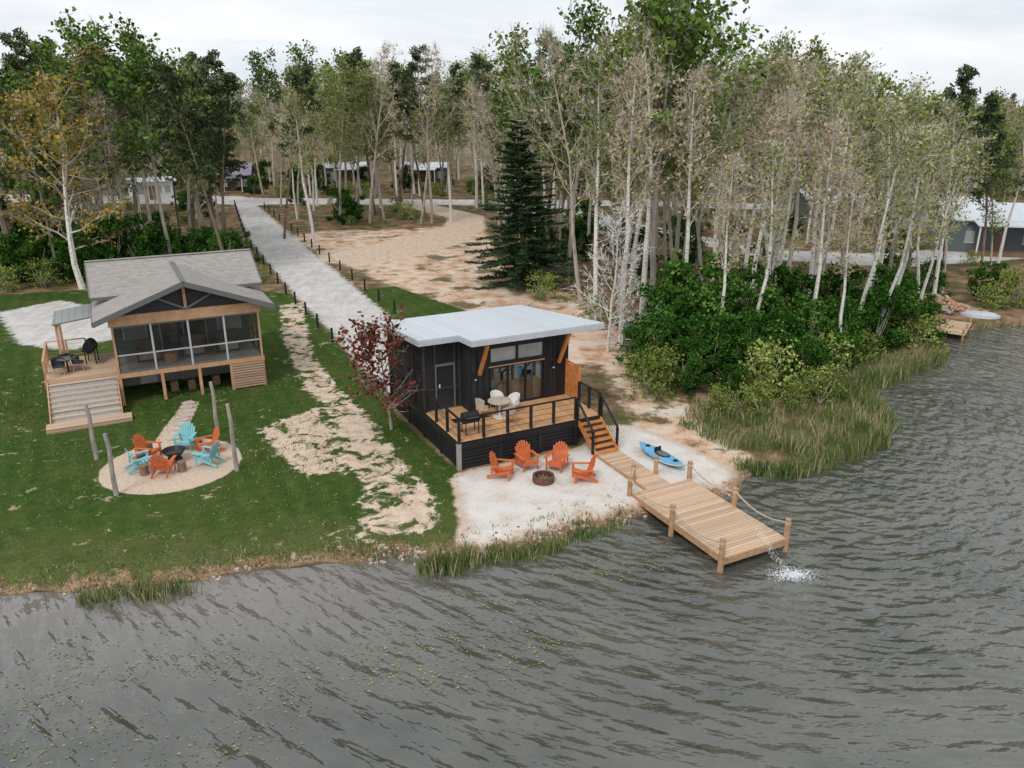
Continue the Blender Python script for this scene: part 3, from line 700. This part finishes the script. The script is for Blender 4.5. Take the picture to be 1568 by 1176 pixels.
def f(mb):
    def frame(ax,a0,a1,c,posts,z0,z1):
        for p_ in posts:
            if ax=='u': mb.box(p_-.04,p_+.04,c-.05,c+.05,z0,z1,M['soffit'])
            else: mb.box(c-.05,c+.05,p_-.05,p_+.05,z0,z1,M['black'])
        for z in (z0+.04,z0+.95,z1-.06):
            if ax=='u': mb.box(a0,a1,c-.035,c+.035,z-.03,z+.03,M['soffit'])
            else: mb.box(c-.035,c+.035,a0,a1,z-.04,z+.04,M['black'])
    frame('u',.05,1.7,3.7,(.05,.55,1.45,1.68),DZ,4.26); frame('w',3.7,8.15,.05,(4.85,6.0,7.2,8.1),DZ,4.0)
    mb.box(.05,1.7,3.695,3.705,DZ,4.2,M['mesh']); mb.box(.045,.055,3.75,8.15,DZ,3.95,M['mesh'])
    mb.box(.55,1.45,3.64,3.70,3.1,3.2,M['greytrim']); mb.box(.55,.60,3.64,3.70,DZ,3.1,M['greytrim']); mb.box(1.40,1.45,3.64,3.70,DZ,3.1,M['greytrim'])
    mb.box(.01,1.73,3.75,8.2,DZ-.06,DZ-.01,M['decku'])
    mb.box(-.0,.02,3.7,8.2,.9,DZ+.02,M['black'])
    mb.box(.7,.75,3.62,3.66,DZ+1.0,DZ+1.15,M['white'])
    mb.box(.3,1.2,5.6,6.4,DZ,DZ+.45,M['curtain']); mb.box(.3,1.2,6.4,6.6,DZ,DZ+.9,M['curtain'])
part('screened_porch',f)
rp_=[(-.30,3.25),(1.5,3.25),(1.5,1.9),(7.85,1.9),(7.0,8.3),(-.30,8.3)]
def f(mb):
    mb.prism(rp_,lambda u,w:RZ(u,w)-.04,lambda u,w:RZ(u,w)+.03,M['roofw'],M['fascia'])
    n=len(rp_)
    for i in range(n):
        a=rp_[i];b=rp_[(i+1)%n]; mb.beam((*a,RZ(*a)-.12),(*b,RZ(*b)-.12),.05,.22,M['fascia'])
    c=[(-.25,3.31),(1.56,3.31),(1.56,1.96),(7.77,1.96),(6.95,8.24),(-.25,8.24)]
    mb.prism(c,lambda u,w:RZ(u,w)-.235,lambda u,w:RZ(u,w)-.045,M['soffit'])
    mb.box(1.75,6.64,2.93,3.02,4.28,4.3,M['soffit'])
part('roof',f)
def f(mb):
    for u in (2.25,6.15):
        mb.beam((u,2.86,2.75),(u,2.02,4.27),.14,.14,M['cedar'])
part('roof_braces',f,bevel=.008)
def f(mb):
    for u in (2.05,5.85):
        mb.box(u-.05,u+.05,2.76,2.87,2.6,2.82,M['black']); mb.box(u-.035,u+.035,2.77,2.86,2.54,2.6,M['white'])
part('wall_lanterns',f)

# furniture on the cabin deck
def local(u,w,z=0,ox=AX,oy=AY,gz=GZ): x,y=W(u,w,ox,oy); return (x,y,gz+z)
mb=MB(); r=random.Random(3)
mb.tube([(0,0,.70),(0,0,.74)],[.5,.5],20,M['curtain'],True); mb.tube([(0,0,.03),(0,0,.70)],[.05,.05],8,M['white']); mb.tube([(0,0,0),(0,0,.04)],[.28,.26],16,M['white'],True)
mb.build('round_table',None,local(2.65,1.75,DZ))
def bucket(name,loc,rz,mat):
    mb=MB(); n=9
    for i in range(n):
        a=R(-110+220*i/(n-1)); x,y=.27*math.sin(a),.25*math.cos(a); hgt=.42+.42*max(.25,math.cos(a*.55))
        a2=R(-110+220*min(i+1,n-1)/(n-1)); x2,y2=.27*math.sin(a2),.25*math.cos(a2); h2=.42+.42*max(.25,math.cos(a2*.55))
        if i<n-1:
            mb.add([(x,y,.43),(x2,y2,.43),(x2*1.1,y2*1.15,h2),(x*1.1,y*1.15,hgt),(x*.9,y*.9,.43),(x2*.9,y2*.9,.43),(x2,y2*1.05,h2),(x,y*1.05,hgt)],[(0,1,2,3),(7,6,5,4),(3,2,6,7)],mat)
    mb.prism([(-.25,-.26),(.25,-.26),(.27,.05),(.16,.24),(-.16,.24),(-.27,.05)],.41,.45,mat)
    for sx in (-1,1):
        for sy in (-1,1): mb.tube([(sx*.16,sy*.15,.41),(sx*.23,sy*.23,0)],[.018,.013],6,M['pinebeam'])
    return mb.build(name,None,loc,rz)
for i,(u,w,a) in enumerate([(1.95,2.0,60),(3.4,1.95,-80),(2.7,.9,175),(2.9,2.5,5)]):
    bucket('patio_chair',local(u,w,DZ),YAW+R(a),M['white'] if i%2 else M['curtain'])
mb=MB()
mb.box(-.35,.35,-.25,.25,.55,.62,M['black']); mb.tube([(-.33,0,.66),(.33,0,.66)],[.24,.24],14,M['black'],True)
for sx in (-.28,.28):
    for sy in (-.2,.2): mb.beam((sx,sy,0),(sx,sy,.6),.04,.04,M['black'])
mb.box(.37,.75,-.2,.2,.60,.63,M['black']); mb.box(-.75,-.37,-.2,.2,.60,.63,M['black']); mb.beam((-.25,-.27,.72),(.25,-.27,.72),.025,.025,M['greytrim'])
grill_me=mb.build('barbecue_grill',None,local(.85,.75,DZ),YAW,bevel=.01)

# ------------------------------------------------------------------ adirondack chairs and fire pits
def adirondack(mat,loc,face):
    mb=MB()
    for i in range(5):
        y=-.28+i*.115; z=.37-.024*i*1.6
        mb.beam((-.27,y,z),(.27,y,z),.10,.022,mat)
    n=7
    for i in range(n):
        t=(i-(n-1)/2)/((n-1)/2); x0=t*.23; x1=t*.33; L=.80-.20*t*t
        p=Vector((x0,.22,.24)); d=Vector((x1-x0,.30,.80)).normalized(); mb.beam(p,p+d*L,.078,.02,mat,up=(0,-1,.3))
    mb.beam((-.27,.31,.47),(.27,.31,.47),.06,.022,mat); mb.beam((-.30,.42,.78),(.30,.42,.78),.05,.022,mat)
    for s in (-1,1):
        mb.beam((s*.35,-.38,.555),(s*.35,.38,.535),.13,.025,mat)
        mb.beam((s*.31,-.30,0),(s*.31,-.30,.54),.03,.09,mat,up=(0,1,0))
        mb.beam((s*.285,-.33,.34),(s*.285,.58,.05),.03,.11,mat)
        mb.beam((s*.32,.36,.22),(s*.32,.34,.53),.03,.07,mat,up=(0,1,0))
    mb.beam((-.28,-.335,.30),(.28,-.335,.30),.02,.12,mat)
    x,y,z=loc
    return mb.build('adirondack_chair',None,loc,face+math.pi/2,bevel=.004)
def facing(x,y,tx,ty): return math.atan2(ty-y,tx-x)
def chair(mat,x,y,tx,ty,dz=GZ): adirondack(M[mat],(x,y,dz),facing(x,y,tx,ty))
fx,fy=1.2,27.55
for x,y in [(-.35,27.95),(.60,28.75),(1.76,28.65),(2.68,27.65)]: chair('orange',x,y,fx,fy)
def ring(name,x,y,ro,hgt,mat,seg=22,brick=False):
    mb=MB(); vs=[];fs=[]
    for i in range(seg):
        a=2*math.pi*i/seg
        for rr_,z in ((ro,0),(ro,hgt),(ro-.09,hgt),(ro-.09,0)): vs.append((rr_*math.cos(a),rr_*math.sin(a),z))
    for i in range(seg):
        j=(i+1)%seg
        for k in range(3): fs.append((i*4+k,j*4+k,j*4+k+1,i*4+k+1))
    mb.add(vs,fs,mat); mb.add([((ro-.09)*math.cos(2*math.pi*i/seg),(ro-.09)*math.sin(2*math.pi*i/seg),.05) for i in range(seg)],[tuple(range(seg))],M['soffit'])
    for i in range(4): 
        a=i*.8; mb.tube([(-.25*math.cos(a),-.25*math.sin(a),.09),(.25*math.cos(a),.25*math.sin(a),.14)],[.04,.035],6,M['stump'],True)
    return mb.build(name,None,(x,y,GZ))
ring('fire_pit_ring',fx,fy,.42,.26,M['rust'])
cx_,cy_=CIR[0]+.0,CIR[1]+.35
mb=MB()
mb.tube([(0,0,.02),(0,0,.14),(0,0,.18),(0,0,.32),(0,0,.46)],[.30,.26,.22,.36,.46],20,M['black'],False)
mb.tube([(0,0,.30),(0,0,.301)],[.34,.34],20,M['soffit'],True)
mb.build('fire_bowl',None,(cx_,cy_,GZ))
for m_,a,d in [('orange',168,1.15),('teal',92,1.25),('orange',38,1.35),('teal',-12,1.45),('orange',-88,1.15),('teal',-142,1.25)]:
    x=cx_+d*math.cos(R(a)); y=cy_+d*math.sin(R(a)); chair(m_,x,y,cx_,cy_)
for a,d in [(-55,1.15),(-118,1.45),(66,1.3),(150,1.6),(-170,1.3)]:
    mb=MB(); mb.tube([(0,0,0),(0,0,.2),(0,0,.4)],[.17,.16,.165],12,M['stump'],True)
    mb.build('log_stump',None,(cx_+d*math.cos(R(a)),cy_+d*math.sin(R(a)),GZ-.02))
for x,y,hgt,lean in [(-16.9,29.6,2.35,(-.08,.05)),(-14.6,26.4,2.4,(-.08,.1)),(-10.87,28.6,2.75,(-.06,0)),(-12.9,32.3,2.35,(-.06,.05))]:
    mb=MB(); mb.tube([(0,0,-.3),(lean[0]*.4,lean[1]*.4,hgt*.4),(lean[0]*.6+.03,lean[1],hgt*.75),(lean[0],lean[1],hgt)],[.10,.085,.08,.07],9,M['post'],True)
    mb.tube([(.03,.0,hgt*.6),(.14,.02,hgt*.64)],[.03,.02],5,M['post'],True)
    mb.build('wooden_pole',None,(x,y,GZ),smooth=False)
mb=MB(); r=random.Random(8)
for i in range(9):
    t=i/8; x=-15.55+t*1.0+r.uniform(-.12,.12); y=36.0-t*4.3; k=r.randint(6,8); a0=r.uniform(0,6)
    pl=[(x+r.uniform(.28,.40)*math.cos(a0+2*math.pi*j/k),y+r.uniform(.22,.30)*math.sin(a0+2*math.pi*j/k)) for j in range(k)]
    mb.prism(pl,GZ-.1,GZ+.03,M['stone'])
mb.build('stepping_stones')

# ------------------------------------------------------------------ dock
dk=empty('wooden_dock',(AX,AY,GZ),YAW)
def f(mb):
    mb.box(4.8,7.45,-9.9,-4.95,.06,.11,M['dock']); mb.box(5.5,6.55,-4.945,-1.5,.05,.10,M['dock'])
part('planks',f,dk)
def f(mb):
    for u in (4.8,7.45): mb.beam((u,-4.95,-.02),(u,-9.93,-.02),.05,.22,M['dockwood'])
    mb.beam((4.77,-9.93,-.02),(7.48,-9.93,-.02),.05,.22,M['dockwood']); mb.beam((4.83,-4.93,-.02),(5.4,-4.93,-.02),.05,.22,M['dockwood'])
    for u in (5.48,6.57): mb.beam((u,-1.5,0),(u,-4.9,0),.05,.14,M['dockwood'])
    for w in (-6.5,-8.2): mb.beam((4.85,w,-.08),(7.4,w,-.08),.06,.15,M['dockwood'])
    for w in (-8.9,-9.3): mb.beam((7.54,w,.5),(7.54,w,-1),.03,.03,M['greytrim'])
part('frame',f,dk)
PL=[(4.74,-4.85),(4.74,-7.35),(4.74,-9.86)]; PR=[(5.42,-4.1),(7.5,-4.85),(7.5,-7.35),(7.5,-9.86),(6.62,-3.9)]
def f(mb):
    for u,w in PL+PR[1:4]:
        mb.tube([(u,w,-1.6),(u,w,.78)],[.10,.095],10,M['dockwood'],True)
    for u,w in (PR[0],PR[4]): mb.tube([(u,w,-.2),(u,w,.8)],[.09,.085],10,M['dockwood'],True)
part('posts',f,dk)
def rope(mb,a,b,sag=.28):
    pts=[]
    for i in range(11):
        t=i/10; p=Vector(a).lerp(Vector(b),t); p.z-=sag*4*t*(1-t); pts.append(p)
    mb.tube(pts,.028,5,M['rope'])
def f(mb):
    for L_ in (PL,PR[1:4]):
        for a,b in zip(L_,L_[1:]): rope(mb,(*a,.66),(*b,.66))
    rope(mb,(*PR[4],.66),(*PR[1],.66),.15); rope(mb,(*PR[0],.66),(*PL[0],.66),.12)
    for u,w in PL+PR: mb.tube([(u,w,.60),(u,w,.70)],[.105,.105],10,M['rope'])
part('ropes',f,dk)

# kayak
mb=MB(); n=15; ring_=10; vs=[];fs=[]
for i in range(n):
    t=i/(n-1)*2-1; wd=.36*(1-abs(t)**2.3)**.8+.004; hg=.17*(1-abs(t)**3)+.02; rise=.09*t*t
    for j in range(ring_):
        a=2*math.pi*j/ring_; z=math.sin(a); vs.append((wd*math.cos(a),t*1.4,.17+rise+hg*z*(.95 if z<0 else .6)))
for i in range(n-1):
    for j in range(ring_): fs.append((i*ring_+j,i*ring_+(j+1)%ring_,(i+1)*ring_+(j+1)%ring_,(i+1)*ring_+j))
mb.add(vs,fs,M['kayak'])
pl=[(.21*math.cos(2*math.pi*k/16),-.05+.42*math.sin(2*math.pi*k/16)) for k in range(16)]
mb.prism(pl,.255,.30,M['black']); mb.prism([(x*.8,y*.8-.01) for x,y in pl],.30,.305,M['greytrim'])
mb.box(-.16,.16,.22,.27,.30,.48,M['black'])
for y in (-.85,.85): mb.tube([(0,y,.285),(0,y,.315)],[.11,.10],12,M['black'],True)
mb.build('kayak',None,(6.05,29.5,GZ),R(30),smooth=False)

# splash by the dock
wmat=simple('white_water',(.80,.82,.84),.3,.05); mb=MB(); r=random.Random(6)
def drop(x,y,z,s):
    mb.add([(x-s,y,z),(x+s,y,z),(x,y-s,z),(x,y+s,z),(x,y,z-s*.8),(x,y,z+s*.9)],[(0,2,5),(2,1,5),(1,3,5),(3,0,5),(2,0,4),(1,2,4),(3,1,4),(0,3,4)],wmat)
for i in range(1400):
    a=r.uniform(0,6.28); d=abs(r.gauss(0,.42)); drop(8.85+d*math.cos(a)*1.3,21.65+d*math.sin(a)*.7,abs(r.gauss(0,.06)),r.uniform(.006,.028)*(1.25-min(d,1)))
for i in range(450):
    t=r.random(); drop(7.9+t*.85+r.gauss(0,.08),22.7-1.0*t+r.gauss(0,.08),1.0*(1-t)**1.3+r.gauss(0,.06)+.1,r.uniform(.004,.015))
mb.build('water_splash')

# ------------------------------------------------------------------ left house
HX,HY=-18.57,35.7
hs=empty('lake_house',(HX,HY,GZ),YAW)
PZ=1.55
def f(mb):
    mb.box(-.1,6.7,0,3.0,PZ-.22,PZ,M['pinebeam'])
    mb.box(0,6.6,3.0,8.0,-.1,4.7,M['siding'])
    mb.add([(0,3,4.7),(0,8,4.7),(0,5.5,5.95)],[(0,1,2)],M['siding']); mb.add([(6.6,3,4.7),(6.6,8,4.7),(6.6,5.5,5.95)],[(0,2,1)],M['siding'])
part('walls',f,hs)
def f(mb):
    for u in (.0,1.85,3.55,5.05,6.6): mb.box(u-.07,u+.07,-.02,.12,-.1,PZ-.23,M['pinebeam'])
    for z in np.arange(.05,PZ-.3,.13): mb.box(5.1,6.6,-.06,-.03,z,z+.105,M['pinez'])
    mb.box(6.62,6.65,0,2.9,.05,PZ-.24,M['pinez'])
    mb.box(0,6.6,2.9,2.98,0,PZ-.24,M['concrete'])
    mb.box(.9,1.7,2.86,2.89,.05,1.2,M['white'])
    for i,(u,w) in enumerate([(2.2,1.0),(3.0,.9),(4.2,1.1)]): mb.box(u,u+.35,w,w+.3,.0,.5,M['stump'])
part('porch_underside',f,hs)
def f(mb):
    for u in (0.0,1.65,3.3,4.95,6.6): mb.box(u-.045,u+.045,0,.12,PZ,3.86,M['fascia'] if 0<u<6.6 else M['pinebeam'])
    for z in (PZ+.06,3.80): mb.box(.06,6.54,.03,.09,z-.045,z+.045,M['greytrim'])
    mb.box(.06,6.54,.03,.09,PZ+.85,PZ+.91,M['fascia'])
    mb.box(.06,6.54,.055,.062,PZ,3.86,M['mesh2'])
    for c in (0,6.6):
        for w in (1.5,2.95): mb.box(c-.05,c+.05,w-.05,w+.05,PZ,3.86,M['pinebeam'])
        for z in (PZ+.06,PZ+.85): mb.box(c-.03,c+.03,.12,2.95,z-.04,z+.04,M['greytrim'])
        mb.box(c-.004,c+.004,.12,2.95,PZ,3.86,M['mesh2'])
    mb.box(-.12,6.72,-.06,.1,3.86,4.36,M['pinebeam']); mb.box(-.12,.0,.1,3,3.86,4.2,M['pinebeam']); mb.box(6.6,6.72,.1,3,3.86,4.2,M['pinebeam'])
    mb.box(0.01,6.59,.12,2.95,PZ,PZ+.01,M['greydeck'])
part('screened_porch',f,hs)
EU0,EU1,RU=-.75,7.35,3.3; EZ,RZ_=4.25,5.78
def f(mb):
    for (a,b) in ((EU0,RU),(EU1,RU)):
        za,zb=EZ,RZ_
        mb.add([(a,-.6,za),(b,-.6,zb),(b,5.2,zb),(a,4.0,za),(a,-.6,za-.14),(b,-.6,zb-.14),(b,5.2,zb-.14),(a,4.0,za-.14)],[(0,1,2,3),(4,7,6,5),(0,3,7,4)],M['shingle'])
        mb.beam((a,-.62,za-.08),(b,-.62,zb-.08),.05,.24,M['greytrim'])
        mb.beam((a,-.6,za-.08),(a,4.0,za-.08),.06,.18,M['greytrim'])
    mb.beam((RU,-.6,RZ_+.02),(RU,5.1,RZ_+.02),.2,.04,M['greytrim'])
part('porch_roof',f,hs)
def f(mb):
    mb.add([(.1,.08,4.36),(6.5,.08,4.36),(RU,.08,5.5)],[(0,1,2)],M['soffit'])
    mb.beam((.1,-.05,4.42),(RU,-.05,5.5),.10,.14,M['greytrim']); mb.beam((6.5,-.05,4.42),(RU,-.05,5.5),.10,.14,M['greytrim'])
    mb.beam((RU,-.05,4.38),(RU,-.05,5.5),.13,.12,M['pinebeam'],up=(0,1,0))
    mb.beam((RU,-.08,4.4),(RU-1.2,-.08,5.02),.10,.10,M['greytrim']); mb.beam((RU,-.08,4.4),(RU+1.2,-.08,5.02),.10,.10,M['greytrim'])
part('gable_truss',f,hs)
def f(mb):
    a,b=-.75,7.4
    for (w0,z0,w1,z1) in ((2.7,4.75,5.5,6.05),(8.3,4.75,5.5,6.05)):
        mb.add([(a,w0,z0),(b,w0,z0),(b,w1,z1),(a,w1,z1),(a,w0,z0-.15),(b,w0,z0-.15),(b,w1,z1-.15),(a,w1,z1-.15)],[(0,1,2,3),(4,7,6,5),(0,4,5,1),(1,5,6,2),(3,2,6,7),(0,3,7,4)],M['shingle'])
        for c in (a,b): mb.beam((c,w0,z0-.08),(c,w1,z1-.08),.05,.2,M['greytrim'])
        mb.beam((a,w0,z0-.08),(b,w0,z0-.08),.05,.16,M['greytrim'])
    mb.beam((a,5.5,6.07),(b,5.5,6.07),.22,.04,M['shingle'])
part('main_roof',f,hs)
def f(mb):
    mb.box(.05,6.55,2.95,2.99,PZ,4.2,M['siding'])
    for a,b,c in ((.5,1.5,2.4),(5.0,6.1,2.4),(2.2,3.25,PZ+.05),(3.3,4.35,PZ+.05)):
        mb.box(a,b,2.90,2.94,c,3.6,M['frost'] if c>2 else M['glass'])
        for e,g_ in ((a-.07,a),(b,b+.04)): mb.box(e,g_,2.88,2.945,c,3.6,M['white'])
        mb.box(a,b,2.88,2.945,3.6,3.68,M['white'])
    for u in (.9,4.7,3.0): 
        mb.box(u,u+1.1,1.5,2.1,PZ+.12,PZ+.45,M['curtain']); mb.box(u,u+1.1,2.1,2.25,PZ+.12,PZ+.95,M['stump'])
        for s in (0,1.0): mb.box(u+s,u+s+.1,1.5,2.1,PZ+.02,PZ+.65,M['stump'])
    mb.tube([(2.4,1.0,PZ),(2.4,1.0,PZ+.5)],[.3,.32],12,M['pinebeam'],True)
part('porch_interior',f,hs)
def f(mb):
    mb.prism([(-2.5,2.2),(-.62,2.2),(-.62,5.2),(-2.5,5.2)],lambda u,w:3.75+.12*(u+2.5)-.06,lambda u,w:3.75+.12*(u+2.5),M['standseam'],M['greytrim'])
    for w in (2.4,5.0): mb.box(-2.42,-2.30,w-.06,w+.06,-.1,3.7,M['pinebeam'])
    mb.box(-2.42,-2.30,2.46,4.94,3.5,3.66,M['pinebeam'])
part('side_shed_roof',f,hs)
def f(mb):
    z=1.5
    mb.box(-3.1,-.1,.6,4.3,z-.05,z,M['pine']); mb.box(-3.1,-.1,.55,.595,z-.28,z-.06,M['pinebeam']); mb.box(-3.14,-3.1,.6,4.3,z-.28,z-.06,M['pinebeam'])
    for u in (-3.0,-.3):
        for w in (.75,2.5,4.1): mb.box(u-.06,u+.06,w-.06,w+.06,-.1,z-.06,M['pinebeam'])
    for zz_ in np.arange(.05,z-.3,.14): mb.box(-3.13,-3.105,.62,4.2,zz_,zz_+.11,M['pinez'])
    rail(mb,(-3.05,4.2),(-3.05,.65),z,z,3,.92,'pinebeam',.09,4)
    rail(mb,(-3.05,4.2),(-1.3,4.2),z,z,2,.92,'pinebeam',.09,4)
    n=8
    for i in range(n):
        w1=.6-.27*i; zz_=z-.17*(i+1)
        mb.box(-3.0,-.15,w1-.30,w1,zz_-.045,zz_,M['greydeck']); mb.box(-2.98,-.17,w1-.012,w1+.01,zz_,zz_+.12,M['stone'])
    for u in (-3.03,-.12): mb.beam((u,.6,z-.16),(u,-1.75,.0),.05,.26,M['pinebeam'])
    mb.box(-3.2,.25,-2.35,-1.6,.10,.17,M['pine']); mb.box(-3.2,.25,-2.38,-2.352,-.1,.17,M['pinez'])
part('side_deck_and_stairs',f,hs)
o2=bpy.data.objects.new('barbecue_grill',grill_me.data); S.collection.objects.link(o2); o2.location=local(-1.1,2.9,1.5,HX,HY); o2.rotation_euler=(0,0,YAW+R(80)); o2.scale=(1.1,1.1,1.3)
for u,w,a in [(-2.5,1.4,0),(-2.3,2.3,200),(-1.7,1.7,90)]:
    bucket('patio_chair',local(u,w,1.5,HX,HY),YAW+R(a),M['soffit'])
mb=MB(); mb.tube([(0,0,.66),(0,0,.70)],[.42,.42],16,M['greytrim'],True); mb.tube([(0,0,0),(0,0,.66)],[.04,.04],8,M['black']); mb.build('patio_table',None,local(-2.15,1.75,1.5,HX,HY))

# ------------------------------------------------------------------ rope fence posts along the road
mb=MB()
def line_posts(pts,step,side):
    prev=None
    for a,b in zip(pts,pts[1:]):
        L=math.dist(a,b); n=max(1,round(L/step))
        for i in range(n):
            t=i/n; x=a[0]+(b[0]-a[0])*t+side; y=a[1]+(b[1]-a[1])*t
            mb.tube([(x,y,.2),(x,y,1.25)],[.075,.07],7,M['black'],True)
            mb.tube([(x,y,1.25),(x,y,1.30)],[.09,.03],7,M['black'],True)
            if prev:
                pts_=[]
                for k in range(7):
                    s=k/6; pts_.append((prev[0]+(x-prev[0])*s,prev[1]+(y-prev[1])*s,1.1-.8*s*(1-s)))
                mb.tube(pts_,.014,3,M['soffit'])
            prev=(x,y)
line_posts([(-39,115),(-27.6,84),(-20.2,67),(-16.9,59.5),(-12.3,50),(-8.9,43)],4.2,-.3)
line_posts([(-34.5,112),(-25.4,91.5),(-18.8,76.5),(-13.4,64.5),(-8.4,53.5),(-6.3,48)],4.2,.3)
mb.build('rope_fence')

# ------------------------------------------------------------------ distant buildings
def hut(name,x,y,rz,L,D,H,rh,wall,roof,porch=True,z=.35):
    e=empty(name,(x,y,z),rz)
    def f(mb):
        mb.box(-L/2,L/2,0,D,0,H,wall); mb.add([(-L/2,0,H),(-L/2,D,H),(-L/2,D/2,H+rh)],[(0,2,1)],wall); mb.add([(L/2,0,H),(L/2,D,H),(L/2,D/2,H+rh)],[(0,1,2)],wall)
    part('walls',f,e)
    def f(mb):
        a,b=-L/2-.35,L/2+.35
        for w0 in (-.4,D+.4): 
            mb.add([(a,w0,H-.1),(b,w0,H-.1),(b,D/2,H+rh+.05),(a,D/2,H+rh+.05),(a,w0,H-.24),(b,w0,H-.24)],[(0,1,2,3),(0,4,5,1)],roof)
    part('roof',f,e)
    def f(mb):
        for u in (-L*.3,L*.12,L*.33): mb.box(u-.4,u+.4,-.03,-.005,1.0,2.1,M['frost']); mb.box(u-.45,u+.45,-.045,-.032,.94,1.0,M['white'])
        mb.box(-L*.12,-L*.12+.9,-.04,-.005,.1,2.1,M['stump'])
    part('windows_and_door',f,e)
    if porch:
        def f(mb):
            mb.prism([(-L*.3,-2.2),(L*.3,-2.2),(L*.3,-.42),(-L*.3,-.42)],lambda a,b:H-.5+.15*(b+2.2),lambda a,b:H-.4+.15*(b+2.2),roof)
            for u in (-L*.28,L*.28): mb.box(u-.07,u+.07,-2.1,-1.96,0,H-.5,M['white'])
            mb.box(-L*.3,L*.3,-2.2,-.01,0,.3,M['stump'])
        part('porch',f,e)
    return e
hut('guest_cabin',-45.5,134,R(12),5,7,2.9,1.5,M['soffit'],M['purple'])
hut('mobile_home',-54,123,R(35),6,3,2.9,.3,M['white'],M['roofw'],False)
hut('park_cabin',-30,150,R(10),8,4.5,3.0,.6,M['siding'],M['roofw'])
hut('park_cabin',-16,150,R(-5),8,4.5,3.0,.6,M['bluegrey'],M['roofw'])
hut('grey_lodge',48,77,R(-14),12,6,3.3,1.2,M['bluegrey'],M['roofw'])
hut('park_cabin',40,100,R(10),8,4.5,3.0,.8,M['siding'],M['roofw'])
hut('mobile_home',53,97,R(-10),8,3,2.9,.3,M['white'],M['roofw'],False)

# brick rubble pile, landing boards and white rowboat on the far bank
mb=MB(); r=random.Random(20)
for i in range(360):
    x,y=r.gauss(0,1.5),r.gauss(0,.6); z=.05+max(0,1.2-.5*math.hypot(x*.8,y*1.4))*r.random(); a=r.uniform(0,3.1); dx,dy=math.cos(a)*.24,math.sin(a)*.24
    mb.beam((x-dx,y-dy,z),(x+dx,y+dy,z+r.uniform(-.1,.1)),.2,.14,M['brick'] if r.random()<.6 else M['stone'])
mb.build('rubble_pile',None,(29.6,54.6,.35))
mb=MB()
mb.box(-.9,.9,-1.8,1.8,.25,.31,M['dock'])
for sx in (-.8,.8):
    for sy in (-1.7,0,1.7): mb.tube([(sx,sy,-1),(sx,sy,.6)],[.07,.07],7,M['dockwood'],True)
mb.build('small_landing',None,(28.6,50.0,.1),R(-35))
mb=MB()
vs=[];fs=[];n=9
for i in range(n):
    t=i/(n-1)*2-1; wd=.5*(1-abs(t)**3)+.03
    for j in range(7):
        a=math.pi*j/6; vs.append((t*1.2,wd*math.cos(a),.08+.4*math.sin(a)*(1-.5*abs(t)**3)))
for i in range(n-1):
    for j in range(6): fs.append((i*7+j,i*7+j+1,(i+1)*7+j+1,(i+1)*7+j))
mb.add(vs,fs,M['fascia']); mb.tube([(-1.2,0,.35),(1.2,0,.35)],.03,5,M['greytrim']); mb.build('upturned_rowboat',None,(31.8,52.6,.3),R(-20))

# ------------------------------------------------------------------ camera, light, sky
cd=bpy.data.cameras.new('camera'); cam=bpy.data.objects.new('camera',cd); S.collection.objects.link(cam)
cam.location=(0,0,14); cam.rotation_euler=(R(90-19.33),0,0); cd.sensor_width=36; cd.lens=28.01; cd.clip_end=6000; S.camera=cam
EL,AZ=R(52),R(205)
sd=bpy.data.lights.new('sun','SUN'); sd.energy=1.5; sd.angle=R(16); sd.color=(1,.96,.90)
so=bpy.data.objects.new('sun',sd); S.collection.objects.link(so)
dirv=Vector((math.sin(AZ)*math.cos(EL),math.cos(AZ)*math.cos(EL),math.sin(EL)))
so.rotation_euler=dirv.to_track_quat('Z','Y').to_euler()
wd=bpy.data.worlds.new('World'); S.world=wd; wd.use_nodes=True; nt=wd.node_tree; nt.nodes.clear(); h=NT(nt)
sk=h.node('ShaderNodeTexSky',sky_type='NISHITA'); sk.sun_disc=False; sk.sun_elevation=EL; sk.sun_rotation=AZ
tc=h.node('ShaderNodeTexCoord').outputs['Generated']
cl=h.noise(h.mapv(tc,(1,1,5)),2.2,6,.55,.4)
cc=h.ramp(cl,[(.3,(.58,.63,.70)),(.5,(.77,.80,.84)),(.68,(.97,.975,.98))])
sc=h.node('ShaderNodeVectorMath',operation='SCALE'); h.link(cc,sc.inputs[0]); sc.inputs['Scale'].default_value=12.0
mx=h.mix(.90,sk.outputs[0],sc.outputs[0])
bg=h.node('ShaderNodeBackground'); h.link(mx,bg.inputs[0]); bg.inputs[1].default_value=.1
wo=h.node('ShaderNodeOutputWorld'); h.link(bg.outputs[0],wo.inputs[0])
S.view_settings.view_transform='Standard'; S.view_settings.look='None'; S.view_settings.exposure=0
